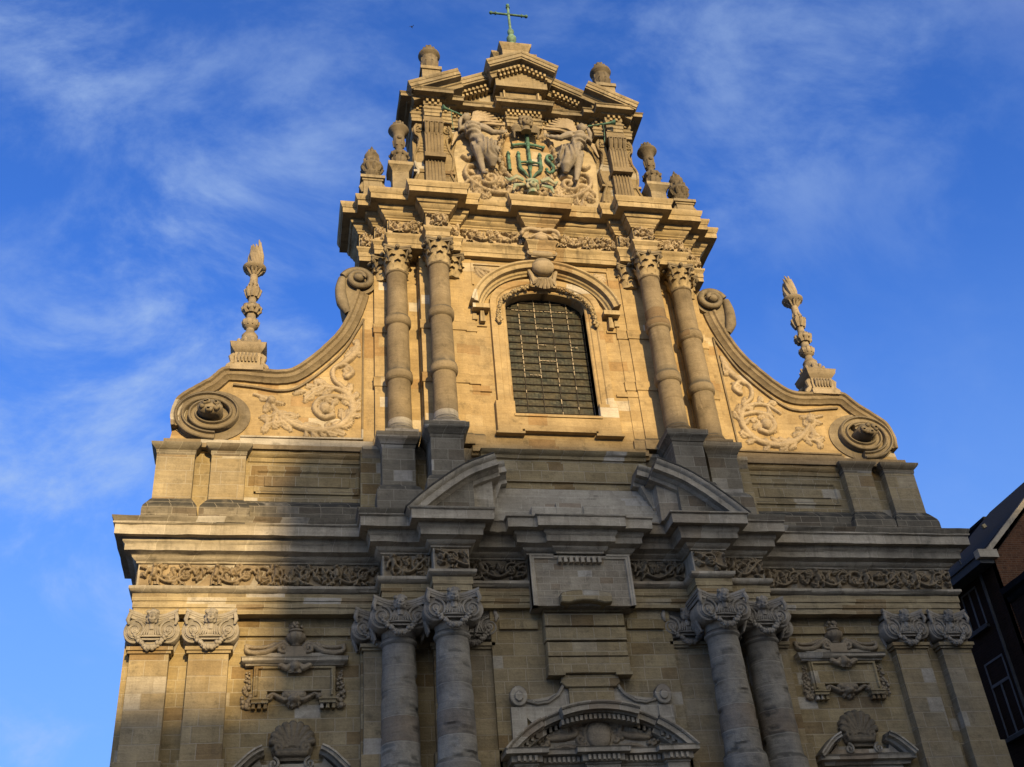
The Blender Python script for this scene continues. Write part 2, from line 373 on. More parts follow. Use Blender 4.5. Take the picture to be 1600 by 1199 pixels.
def arc(cx, cz, rx, rz, a0, a1, n=16): return [(cx+rx*math.cos(R(a0+(a1-a0)*i/n)), cz+rz*math.sin(R(a0+(a1-a0)*i/n))) for i in range(n+1)]
def spl(pts, n=8):
    """smooth curve through the points"""
    P = [Vector(p) for p in pts]; out = []
    for i in range(len(P)-1):
        a = P[max(i-1, 0)]; b = P[i]; c = P[i+1]; d = P[min(i+2, len(P)-1)]
        for k in range(n):
            t = k/n
            out.append(tuple(.5*((2*b)+(c-a)*t+(2*a-5*b+4*c-d)*t*t+(3*b-a-3*c+d)*t**3)))
    out.append(tuple(P[-1])); return out
def spiral(cx, cz, r0, r1, turns, a0, hand=1, n=40, e=1.0):
    return [(cx+(r0+(r1-r0)*(i/n)**.8)*math.cos(a0+hand*turns*2*PI*i/n), cz+e*(r0+(r1-r0)*(i/n)**.8)*math.sin(a0+hand*turns*2*PI*i/n)) for i in range(n+1)]

class Relief:
    """a carved relief: rounded strokes and domes raised out of a plane, combined into one height field"""
    def __init__(s, u0, u1, v0, v1, res=.018):
        s.u = np.linspace(u0, u1, max(3, int(round((u1-u0)/res))+1)); s.w = np.linspace(v0, v1, max(3, int(round((v1-v0)/res))+1))
        s.U, s.V = np.meshgrid(s.u, s.w); s.H = np.zeros_like(s.U)
    def stroke(s, pts, r0, r1=None, h=1.0, base=0):
        m = len(pts)
        rr = np.interp(np.linspace(0, 1, m), np.linspace(0, 1, len(r0)), r0) if hasattr(r0, '__len__') else np.linspace(r0, r0 if r1 is None else r1, m)
        for i in range(m-1):
            (x0, z0), (x1, z1) = pts[i][:2], pts[i+1][:2]; ra = max(rr[i], rr[i+1])
            iu = np.where((s.u >= min(x0, x1)-ra) & (s.u <= max(x0, x1)+ra))[0]; iv = np.where((s.w >= min(z0, z1)-ra) & (s.w <= max(z0, z1)+ra))[0]
            if not len(iu) or not len(iv): continue
            sl = np.s_[iv[0]:iv[-1]+1, iu[0]:iu[-1]+1]
            X, Z = s.U[sl], s.V[sl]; dx, dz = x1-x0, z1-z0; L = dx*dx+dz*dz+1e-12
            t = np.clip(((X-x0)*dx+(Z-z0)*dz)/L, 0, 1); r = rr[i]+(rr[i+1]-rr[i])*t
            q = ((X-x0-t*dx)**2+(Z-z0-t*dz)**2)/(r*r+1e-9)
            hh = np.where(q < 1, h*r*np.clip(1-q, 0, 1)**.4+base, 0); s.H[sl] = np.maximum(s.H[sl], hh)
        return s
    def dome(s, x, z, rx, rz=None, h=1.0, base=0):
        rz = rx if rz is None else rz
        q = ((s.U-x)/rx)**2+((s.V-z)/rz)**2
        s.H = np.maximum(s.H, np.where(q < 1, h*min(rx, rz)*np.sqrt(np.clip(1-q, 0, 1))+base, 0)); return s
    def leaf(s, x, z, a, L, w, rnd, h=1.0, lobes=4, curl=.6):
        pts = []; ang = a; px, pz = x, z; c = rnd.uniform(-curl, curl)
        for i in range(7):
            pts.append((px, pz)); px += math.cos(ang)*L/6; pz += math.sin(ang)*L/6; ang += c/6*2
        s.stroke(pts, [w*.35, w*.4, w*.12], h=h, base=.01)
        for i in range(1, lobes+1):
            k = min(5, int(i*6/(lobes+1))); q = pts[k]; sc = (1-.55*i/(lobes+1))
            dx, dz = pts[k+1][0]-pts[k][0], pts[k+1][1]-pts[k][1]; b = math.atan2(dz, dx)
            for sd in (1, -1):
                e = (q[0]+math.cos(b+sd*.75)*w*sc*1.3, q[1]+math.sin(b+sd*.75)*w*sc*1.3)
                s.stroke([q, e], w*.30*sc+.006, w*.17*sc+.004, h=h*.9)
        return s
    def flower(s, x, z, r, n=6, h=1.0):
        for k in range(n):
            a = 2*PI*k/n
            s.dome(x+r*.6*math.cos(a), z+r*.6*math.sin(a), r*.42, h=h)
        return s.dome(x, z, r*.32, h=h*1.6)
    def putto(s, x, z, L, rnd, lean=0, h=1.0):
        """a little child figure"""
        c, n = math.cos(lean), math.sin(lean)
        def T(a, b): return (x+L*(a*c-b*n), z+L*(a*n+b*c))
        s.dome(*T(0, .40), L*.125, h=1.5*h)
        for k in range(5): s.dome(*T(.1*math.cos(k*1.25), .45+.07*math.sin(k*1.25)), L*.06, h=1.7*h)
        s.stroke([T(0, .25), T(.02, .08), T(0, -.05)], [L*.12, L*.13, L*.12], h=1.15*h)
        sg = rnd.choice((1, -1)); b1, b2 = rnd.uniform(-.1, .35), rnd.uniform(-.2, .2)
        s.stroke([T(-.1, .24), T(-.24, .14+b1*.5), T(-.34, .2+b1)], L*.06, L*.04, h=1.2*h); s.stroke([T(.1, .24), T(.24, .16+b2*.5), T(.36, .22+b2)], L*.06, L*.04, h=1.2*h)
        s.stroke([T(-.06, -.05), T(-.14*sg, -.25), T(-.1*sg, -.46)], L*.085, L*.045, h=1.1*h); s.stroke([T(.06, -.05), T(.2*sg, -.18), T(.22*sg, -.42)], L*.085, L*.045, h=1.1*h)
        return s
    def emit(s, mb, fn, rough=.006, keep=.002, full=False):
        H = s.H.copy()
        nu, nv = len(s.u), len(s.w)
        nn = np.random.RandomState(len(s.u)*31+nv).rand(nv, nu)-.5
        if full: keep = -1
        H = np.where(H > max(keep, 0), H+nn*rough*2, 0)
        act = H > keep
        need = act.copy(); need[:-1] |= act[1:]; need[1:] |= act[:-1]; nd = need.copy(); nd[:, :-1] |= need[:, 1:]; nd[:, 1:] |= need[:, :-1]
        idx = {}
        for i, k in zip(*np.where(nd)):
            idx[(i, k)] = mb.v(*fn(float(s.u[k]), float(s.w[i]), float(H[i, k])))
        for i, k in idx:
            if (i+1, k+1) in idx and (i, k+1) in idx and (i+1, k) in idx:
                if act[i, k] or act[i+1, k] or act[i, k+1] or act[i+1, k+1]: mb.f([idx[i, k], idx[i, k+1], idx[i+1, k+1], idx[i+1, k]])
        return mb
def rinceau(x0, x1, z0, z1, d, seed, name, mat, parent, putti=True, depth=1.0, res=.0155):
    """a run of scrolling acanthus with flowers and children"""
    rnd = random.Random(seed); Hh = z1-z0; Lx = x1-x0; zc = (z0+z1)/2
    rl = Relief(x0, x1, z0, z1, res); n = max(1, int(round(Lx/(Hh*1.35)))); p = Lx/n
    main = [(x0+Lx*i/(n*16), zc+Hh*.36*math.cos(PI*i/16)) for i in range(n*16+1)]
    fine = 1 if putti else .62
    rl.stroke(main, Hh*.07*fine, h=depth/fine)
    for k in range(n):
        cx = x0+p*(k+.5); s = 1 if k % 2 else -1; rr = min(Hh*.40, p*.42)
        rl.stroke(spiral(cx, zc, rr, rr*.30, 1.15, rnd.uniform(-.4, .4)+(0 if s > 0 else PI), s), Hh*.065*fine, Hh*.045*fine, h=depth/fine)
        if putti and k % 2 == seed % 2: rl.putto(cx+jit(.05), zc-Hh*.02, Hh*.92, rnd, rnd.uniform(-.5, .5), h=depth*1.05)
        elif rnd.random() < .5: rl.flower(cx, zc, Hh*.2, 6, h=depth*1.1)
        else:
            for q in range(3): rl.leaf(cx, zc, rnd.uniform(0, 6.28), Hh*.3, Hh*.13, rnd, h=depth*1.2)
        for q in range(7 if putti else 12):
            a = rnd.uniform(0, 6.28); rl.leaf(cx+rr*math.cos(a), zc+rr*.95*math.sin(a), a+rnd.uniform(-.9, .9)+s*.8, Hh*rnd.uniform(.26, .42), Hh*rnd.uniform(.11, .17), rnd, h=depth*rnd.uniform(.9, 1.3))
        for q in range(3):
            a = rnd.choice((-1, 1)); rl.leaf(cx+p*.5+jit(p*.12), zc+a*Hh*.3, -a*PI/2+jit(.9), Hh*.38, Hh*.15, rnd, h=depth)
    mb = MB(); rl.H = np.where(rl.H > .004, rl.H*2.0+.045, 0); rl.emit(mb, lambda u, v, h: (u, d+h, v), full=True)
    return mb.build(name, mat, parent, angle=70)

# ================================================================== the church
CH = tag(empty('church'), 'tall baroque sandstone church front with scrolled gable, columns, urns and a green cross on top', 'church')
DB = -1.6     # depth of the back of the facade wall

# ---- lower storey walls
mb = MB()
mb.box(-11.38, -5.7, DB, .2, 0, 12.9); mb.box(5.7, 11.38, DB, .2, 0, 12.9)
for s in (-1, 1):
    mb.box(min(s*5.7, s*2.42), max(s*5.7, s*2.42), DB, .42, 0, 12.9)
mb.box(-2.42, -1.3, DB, .75, 0, 12.9); mb.box(1.3, 2.42, DB, .75, 0, 12.9); mb.box(-1.3, 1.3, DB, .75, 8.0, 12.9)
for s in (-1, 1):      # string course below the architrave
    mb.box(min(s*8.68, s*5.9), max(s*8.68, s*5.9), .1, .27, 12.30, 12.50); mb.box(min(s*2.2, s*1.2), max(s*2.2, s*1.2), .6, .83, 12.24, 12.46)
    mb.box(min(s*8.55, s*5.75), max(s*8.55, s*5.75), .1, .235, 0, 8.6)
mb.build('wall', 'wall', CH)

# ---- side pilasters with masked ionic capitals
def capital_mesh(half_w, col_r, nd):
    """composite mask capital centred on x=0, its back on d=0 and the necking at z=0; 1.0 high"""
    mb = MB(); w = half_w
    # echinus, abacus with concave front and horned corners
    mb.lathe(0, 0, [(col_r, 0), (col_r+.02, .05), (col_r+.04, .25), (col_r+.1, .42), (col_r+.12, .52), (col_r+.05, .6), (col_r, .85)], 28)
    top = [(-w, nd+.02), (-w*.8, nd-.02), (-w*.45, nd-.10), (0, nd-.14), (w*.45, nd-.10), (w*.8, nd-.02), (w, nd+.02), (w, 0), (w, -nd), (-w, -nd)]
    for z0, z1, g in ((.80, .88, -.05), (.88, .93, -.01), (.93, 1.0, .02)):
        a = [mb.v(x*(1+g), d*(1+g), z0) for x, d in top]; b = [mb.v(x*(1+g), d*(1+g), z1) for x, d in top]
        mb.f(a); mb.f(b)
        for i in range(len(top)): mb.f([a[i], a[(i+1) % len(top)], b[(i+1) % len(top)], b[i]])
    # volutes
    for s in (-1, 1):
        cx, cz, dd = s*w*.70, .50, nd-.06
        for i, (r, d0) in enumerate(((.30, 0), (.235, .03), (.17, .055), (.10, .08))):
            ring = arc(cx, cz, r*w/.64, r*1.05, 0, 360, 20)[:-1]
            mb.prism(ring, -.1 if i == 0 else dd-.05, dd+d0, bev=.012)
        mb.tube([(x, dd+.05+.03*i/36, z) for i, (x, z) in enumerate(spiral(cx, cz, .27*w/.64, .05, 1.9, PI/2, s, 36))], [.034, .026], 7)
        # band flowing from the volute to the mask, and horn leaf
        mb.tube([(cx-s*.02, nd-.04, .80), (s*w*.35, nd-.07, .74), (s*w*.12, nd-.06, .62)], [.05, .045, .03], 7)
        mb.tube([(s*w*.95, nd, .9), (s*w*1.02, nd+.04, .76), (s*w*.96, nd+.02, .64)], [.05, .06, .03], 7)
        # ribbed leaves under the volutes at the flanks
        for k in range(4): mb.tube([(s*w*.98, nd*(.2-.5*k/3), .55), (s*w*1.04, nd*(.2-.5*k/3), .3), (s*w*.9, nd*(.2-.5*k/3), .02)], [.05, .06, .03], 6)
        # robe pleats beside the mask
        for k in range(4): mb.tube([(s*.03*k+s*.03, nd+.02, .66), (s*.05*k+s*.05, nd+.05, .5), (s*.065*k+s*.06, nd+.03, .37)], [.022, .03, .022], 6)
    mb.blob(0, nd-.02, .52, .13, .10, .18)
    mb.tube([(-w*.42, nd-.02, .36), (0, nd+.03, .345), (w*.42, nd-.02, .36)], .035, 8)
    mb.tube([(-w*.36, nd-.03, .28), (0, nd+.0, .265), (w*.36, nd-.03, .28)], .028, 8)
    # garland of fruit
    for i in range(19):
        t = -1+2*i/18; x = t*w*.70; z = .03+.44*abs(t)**2.0
        r = .045+.03*(1-abs(t))
        for q in range(3): mb.blob(x+jit(.03), nd+.08-.06*abs(t)+jit(.03), z+jit(.035), r*rng.uniform(.7, 1.1), n=6, m=5)
    for v in mb.bm.verts:
        if v.co.z > .76: v.co.z += (-.06+.12*(v.co.x/w)**2)*min(1, (v.co.z-.76)/.06)
    o = mb.build('capital', 'ccap', None, angle=50)
    hd = MB()
    hd.blob(0, nd+.05, .80, .105, .12, .14, 12, 10); hd.blob(0, nd+.09, .74, .075, .08, .08); hd.tube([(0, nd+.15, .83), (0, nd+.19, .775), (0, nd+.165, .765)], [.015, .026, .018], 6)
    for s in (-1, 1):
        hd.blob(s*.042, nd+.165, .80, .022, .02, .018); hd.blob(s*.05, nd+.145, .755, .035, .03, .03); hd.tube([(s*.015, nd+.17, .838), (s*.05, nd+.165, .842), (s*.08, nd+.14, .825)], .014, 5)
        for q in range(6): hd.blob(s*(.06+.05*rng.random()), nd+.03+jit(.03), .72+q*.045, .045+jit(.008))
    hd.blob(0, nd+.165, .722, .032, .02, .012); hd.tube([(0, nd+.02, .72), (0, nd, .55)], [.06, .075], 8)
    for q in range(9): hd.blob(-.10+.2*q/8, nd+.07+jit(.02), .91+.03*math.sin(PI*q/8)+jit(.01), .045)
    for v in hd.bm.verts: v.co = Vector((v.co.x*1.25, -nd+(v.co.y+nd)*1.2-.02, .80+(v.co.z-.80)*1.22))
    h = hd.build('mask', 'ccap', o, voxel=.015, angle=60)
    return o
cap_lo = capital_mesh(.64, .40, .52)
used = {'c': False}
def put_capital(x, d, z, parent, sc=1.0, sd=None):
    if not used['c']: o = cap_lo; used['c'] = True
    else: o = copy_tree(cap_lo)
    o.parent = parent; o.location = (x, -d, z); o.scale = (sc, sd or sc, .98); return o
def pilaster(x0, x1, d, z0, z1, dd, capz=11.92, cap=True, mat='pilaster'):
    mb = MB(); mb.box(x0, x1, .05, d, z0, z1)
    mb.box(x0-.05, x1+.05, .05, d+.05, z1-.10, z1-.03); mb.box(x0-.09, x1+.09, .05, d+.09, z1-.03, z1+.06)
    mb.box(x0-.07, x1+.07, .05, d+.09, z0, 9.2)
    o = mb.build('pilaster', mat, CH)
    if cap: put_capital((x0+x1)/2, d-.38, z1-.02, o, (x1-x0)/.98*.96)
    return o
for s in (-1, 1):
    a = pilaster(min(s*11.2, s*10.3), max(s*11.2, s*10.3), .5, 0, 11.86, 0)
    b = pilaster(min(s*9.84, s*8.9), max(s*9.84, s*8.9), .5, 0, 11.86, 0)
    # pilasters behind the columns
    c = pilaster(min(s*5.64, s*4.5), max(s*5.64, s*4.5), .60, 0, 11.86, 0, cap=False)
    e = pilaster(min(s*3.9, s*2.42), max(s*3.9, s*2.42), .66, 0, 11.86, 0, cap=False)
    put_capital(s*5.2, .2, 11.84, c, 1.0); put_capital(s*2.9, .22, 11.84, e, 1.0)

# ---- lower columns
def big_column(x, d):
    mb = MB(); pr = []
    pr += [(.62, 2.2), (.62, 2.4), (.56, 2.42), (.60, 2.52), (.56, 2.62), (.51, 2.66), (.50, 8.30), (.52, 8.34), (.53, 8.42), (.53, 8.66), (.52, 8.74), (.468, 8.80)]
    for i in range(13):
        z = 8.84+(11.66-8.84)*i/12; pr.append((.466-.060*(i/12)**1.4+jit(.004), z))
    pr += [(.405, 11.70), (.45, 11.74), (.465, 11.79), (.45, 11.84), (.42, 11.86), (.405, 11.9)]
    pr2 = []
    for (ra, za), (rb, zb) in zip(pr, pr[1:]):
        k = max(1, int((zb-za)/.045)) if 6 < za < 11.6 else 1
        pr2 += [(ra+(rb-ra)*i/k, za+(zb-za)*i/k) for i in range(k)]
    mb.lathe(x, d, pr2+[pr[-1]], 64)
    chips = [(rng.uniform(-PI, PI), z+jit(.12), rng.uniform(.10, .30), rng.uniform(.03, .09), rng.uniform(.015, .04)) for z in np.arange(8.9, 11.5, .31) for q in range(3)]
    for v in mb.bm.verts:
        if 2.7 < v.co.z < 11.6:
            q = noise.noise(Vector((v.co.x*3, v.co.y*3, v.co.z*2.2)))*.036+noise.noise(Vector((v.co.x*9, v.co.y*9, v.co.z*7)))*.014
            th = math.atan2(v.co.y+d, v.co.x-x)
            for (a, cz, w, hh, dp) in chips:
                if abs(v.co.z-cz) < hh:
                    da = abs((th-a+PI) % (2*PI)-PI)*.44
                    if da < w: q -= dp/.44*min(1, 2.5*(1-da/w))*min(1, 2*(v.co.z-cz+hh)/hh)
            v.co.x += (v.co.x-x)*q; v.co.y += (v.co.y+d)*q
    mb.box(x-.7, x+.7, d-.7, d+.7, 0, 2.2)
    o = mb.build('column', 'column', CH)
    put_capital(x, d, 11.86, o, 1.0); return o
for s in (-1, 1): big_column(s*4.80, .90); big_column(s*3.53, 1.38)

# ---- lower entablature
LP = [(-11.25, DB), (-11.25, .5), (-5.2, .5), (-5.2, 1.15), (-3.95, 1.15), (-3.95, 1.6), (-3.02, 1.6), (-3.02, .9), (-1.37, .9), (-1.37, 1.2), (-.6, 1.2), (-.6, 1.32)]
LP0 = LP[:8]; LP0 = LP0+[(-x, d) for x, d in reversed(LP0)]
LP = LP + [(-x, d) for x, d in reversed(LP)]
LPR = [(-1, 12.78), (0, 12.78), (.0, 12.93), (.025, 12.94), (.025, 13.10), (.05, 13.11), (.05, 13.30), (.09, 13.33), (.13, 13.38), (.15, 13.40), (.15, 13.47), (.0, 13.50), (0, 14.10),
       (.05, 14.12), (.06, 14.16), (.10, 14.18), (.16, 14.24), (.17, 14.28), (.22, 14.30), (.34, 14.34), (.345, 14.50), (.36, 14.52), (.40, 14.57), (.40, 14.66), (.60, 14.66), (.60, 14.92), (.62, 14.93), (.65, 14.955), (.65, 14.985), (-1.2, 15.02)]
ENT = MB().sweep(LP0, [(0, 13.30)]+LPR[7:13]).sweep(LP, [(-.6, 14.10), (0, 14.10)]+LPR[13:]).build('entablature', 'trim', CH)
MB().sweep(LP0, LPR[:7]).build('architrave', 'archi', ENT)
CY = [(.3, 14.98), (.62, 14.98), (.64, 15.0), (.65, 15.05), (.685, 15.10), (.69, 15.14), (.0, 15.2), (-1.3, 15.25)]
mb = MB()
mb.sweep([(-11.25, DB), (-11.25, .5), (-5.2, .5), (-5.2, 1.15), (-4.3, 1.15)], CY); mb.build('gutter_moulding', 'grey', ENT)
mb = MB(); mb.sweep([(4.3, 1.15), (5.2, 1.15), (5.2, .5), (11.25, .5), (11.25, DB)], CY)
mb.build('gutter_moulding', 'grey', ENT)
for s in (-1, 1):
    a, b = sorted((s*11.2, s*5.25)); rinceau(a, b, 13.52, 14.09, .505, 11+s, 'frieze_carving', 'fcarve', ENT)
    a, b = sorted((s*5.16, s*3.99)); rinceau(a, b, 13.52, 14.09, 1.155, 21+s, 'frieze_carving', 'fcarve', ENT, depth=1.2)
    a, b = sorted((s*3.91, s*3.06)); rinceau(a, b, 13.52, 14.09, 1.605, 30+s, 'frieze_carving', 'fcarve', ENT, depth=1.3)
    a, b = sorted((s*2.98, s*1.42)); rinceau(a, b, 13.52, 14.09, .905, 41+s, 'frieze_carving', 'dcarve', ENT, depth=1.2)
rl = Relief(-.5, 1.0, 13.53, 14.08, .02)      # the carving returns round the corner
rnd = random.Random(3)
for k in range(3): rl.flower(-.3+k*.5, 13.8, .17); rl.leaf(-.1+k*.45, 13.62, 1.2, .4, .13, rnd)
mbl = MB(); rl.emit(mbl, lambda u, v, h: (-11.255-h*.8, u-.55, v)); mbl.build('frieze_carving', 'fcarve', ENT, angle=70)

# ---- tablet and rusticated keystone in the middle of the lower storey
mb = MB(); mb.box(-1.37, 1.37, .7, 1.26, 12.68, 14.12)
TB = mb.build('tablet', 'tablet', CH)
mb = MB(); fr = [(-1.37, 12.68), (-1.37, 14.12), (1.37, 14.12), (1.37, 12.68)]
mb.rail(fr, [(1.1, 0), (1.32, 0), (1.32, -.05), (1.30, -.07), (1.30, -.12), (1.262, -.14), (1.1, -.14)])
mb.build('tablet_frame', 'trim', TB)
mb = MB()
mb.box(-.72, .72, 1.2, 1.32, 14.02, 14.12)
for k in range(8): mb.box(-.62+k*.155, -.52+k*.155, 1.2, 1.40, 13.86, 14.03, taper=.012)
mb.build('guttae', 'trim', TB)
mb = MB(); a = [(-.68, 12.70), (-.68, 12.92)]+arc(0, 12.92, .68, .12, 180, 0, 12)[1:-1]+[(.68, 12.92), (.68, 12.70)]+arc(0, 12.62, .5, .13, 0, 180, 8)[1:-1]
mb.prism(a, .8, 1.5, bev=.03); mb.build('sill_stone', 'wall', TB)
mb = MB()
for z0, z1, w in ((12.60, 12.75, 1.06), (12.22, 12.58, 1.07), (11.83, 12.20, 1.08), (11.42, 11.81, 1.06), (10.98, 11.415, 1.08)):
    mb.prism([(-w, z0), (-w, z1), (w, z1), (w, z0)], .7, 1.0+(.05 if z0 > 11.8 else .03), bev=.03)
mb.box(-1.10, -.66, .7, 1.06, 10.93, 11.0); mb.box(.66, 1.10, .7, 1.06, 10.93, 11.0)
KS = mb.build('keystone', 'wall', CH)
mb = MB()
neck = [(-.62, 10.98), (-.60, 10.72)]+arc(-1.55, 10.95, .95, .55, -25, -88, 10)+[(-1.95, 10.34), (-1.95, 10.22), (-1.5, 9.75), (0, 9.75)]
neck = neck+[(-x, z) for x, z in reversed(neck[:-1])]
mb.prism(neck, .7, .83); mb.build('overdoor', 'white', CH)
for s in (-1, 1):
    mb = MB(); mb.prism(arc(s*1.87, 10.47, .22, .26, 0, 360, 24)[:-1], .7, .93, bev=.02); mb.prism(arc(s*1.87, 10.45, .11, .13, 0, 360, 16)[:-1], .7, .98, bev=.02)
    mb.tube([(s*x, .86, z) for x, z in [(.66, 10.92), (.70, 10.74), (.86, 10.5), (1.12, 10.33), (1.4, 10.29), (1.66, 10.36)]], [.05, .05, .05], 8)
    mb.box(min(s*2.08, s*1.70), max(s*2.08, s*1.70), .7, .88, 9.4, 10.20)
    mb.build('overdoor_scroll', 'white', KS)
mb = MB(); mb.prism([(-.72, 10.98), (-.78, 10.78), (-.64, 10.66), (.64, 10.66), (.78, 10.78), (.72, 10.98)], .7, .95, bev=.02)
mb.box(-.58, .58, .7, .90, 9.95, 10.66); mb.build('overdoor_neck', 'wall', KS)

# ---- segmental pediment over the door
def seg_arc(h, z0, rise, x0, x1, n=14, dz=0):
    Rr = (h*h+rise*rise)/(2*rise); zc = z0+rise-Rr
    return [(x0+(x1-x0)*i/n, zc+math.sqrt(max(0, Rr*Rr-(x0+(x1-x0)*i/n)**2))+dz) for i in range(n+1)]
mb = MB(); dmb = MB()
def cornice_prof(d, t=.20): return [(d-.9, 0.0), (d, 0.0), (d, -.035), (d-.03, -.07), (d-.06, -.075), (d-.06, -t), (d-.2, -t), (d-.22, -t-.04), (d-.3, -t-.05), (d-.3, -t-.17), (d-.36, -t-.19), (d-.9, -t-.19)]
for x0, x1, d in ((-2.40, -1.5, 1.48), (-1.52, -.98, 1.30), (-1.0, 1.0, 1.60), (.98, 1.52, 1.30), (1.5, 2.40, 1.48)):
    mb.rail(seg_arc(2.40, 9.06, 1.06, x0, x1), cornice_prof(d))
    pth = seg_arc(2.40, 9.06, 1.06, x0, x1, max(3, int(abs(x1-x0)/.115)), -.30)
    for i in range(len(pth)-1):
        x = (pth[i][0]+pth[i+1][0])/2; z = (pth[i][1]+pth[i+1][1])/2
        if z > 9.0: dmb.box(x-.033, x+.033, d-.5, d-.22, z-.09, z+.03)
DP = [(-2.15, .6), (-2.15, 1.2), (-1.6, 1.2), (-1.6, 1.0), (-.42, 1.0), (-.42, 1.18), (.42, 1.18), (.42, 1.0), (1.6, 1.0), (1.6, 1.2), (2.15, 1.2), (2.15, .6)]
mb.sweep(DP, [(-.5, 8.55), (0, 8.55), (0, 8.68), (.03, 8.70), (.03, 8.74), (.10, 8.76), (.10, 8.90), (.14, 8.92), (.24, 8.93), (.24, 9.03), (.27, 9.06), (-.6, 9.10)])
for (xa, da), (xb, db) in zip(DP, DP[1:]):
    if da == db and abs(xb-xa) > .3:
        n = int((xb-xa)/.115)
        for k in range(n): x = xa+(k+.5)*(xb-xa)/n; dmb.box(x-.033, x+.033, da, da+.17, 8.77, 8.89)
mb.prism(seg_arc(2.3, 9.0, 1.0, -2.3, 2.3, 24)+[(2.3, 8.95), (-2.3, 8.95)], .6, 1.0)
mb.box(-2.15, -1.6, .6, 1.17, 2, 8.56); mb.box(1.6, 2.15, .6, 1.17, 2, 8.56); mb.box(-1.6, 1.6, .6, .98, 7.8, 8.56); mb.box(-.4, .4, .9, 1.15, 7.9, 8.56)
DPED = mb.build('door_pediment', 'trim', CH); dmb.build('dentils', 'trim', DPED)
rl = Relief(-1.9, 1.9, 9.05, 9.85, .018); rnd = random.Random(5)
rl.dome(0, 9.42, .30, .36, h=.35, base=.08); rl.stroke(arc(0, 9.42, .34, .38, 0, 360, 30), .045, h=1.3)
for s in (-1, 1):
    rl.stroke(spl([(s*.42, 9.72), (s*.62, 9.68), (s*.55, 9.5), (s*.7, 9.42), (s*1.0, 9.38), (s*1.25, 9.36)]), [.05, .06, .08, .10, .07], h=1.0)
    rl.stroke(spiral(s*.45, 9.33, .14, .03, 1.2, 0, s), .045, h=1.2); rl.stroke(spl([(s*.35, 9.15), (s*.6, 9.14), (s*.85, 9.18), (s*1.1, 9.12)]), [.06, .06, .03], h=1.0)
    for k in range(16): rl.dome(s*1.38+jit(.14), 9.32+jit(.16), .055, h=1.6)
    for k in range(4): rl.leaf(s*.5, 9.6, rnd.uniform(0, 3), .25, .09, rnd)
mb = MB(); rl.emit(mb, lambda u, v, h: (u, 1.005+h, v)); mb.build('cartouche', 'carve', DPED, angle=70)
mb = MB(); mb.box(-1.3, 1.3, .2, .3, 2, 7.9)
for k in range(2): mb.box(-1.2+k*1.22, -.02+k*1.22, .3, .36, 2.1, 7.6)
mb.build('door', 'door', CH)

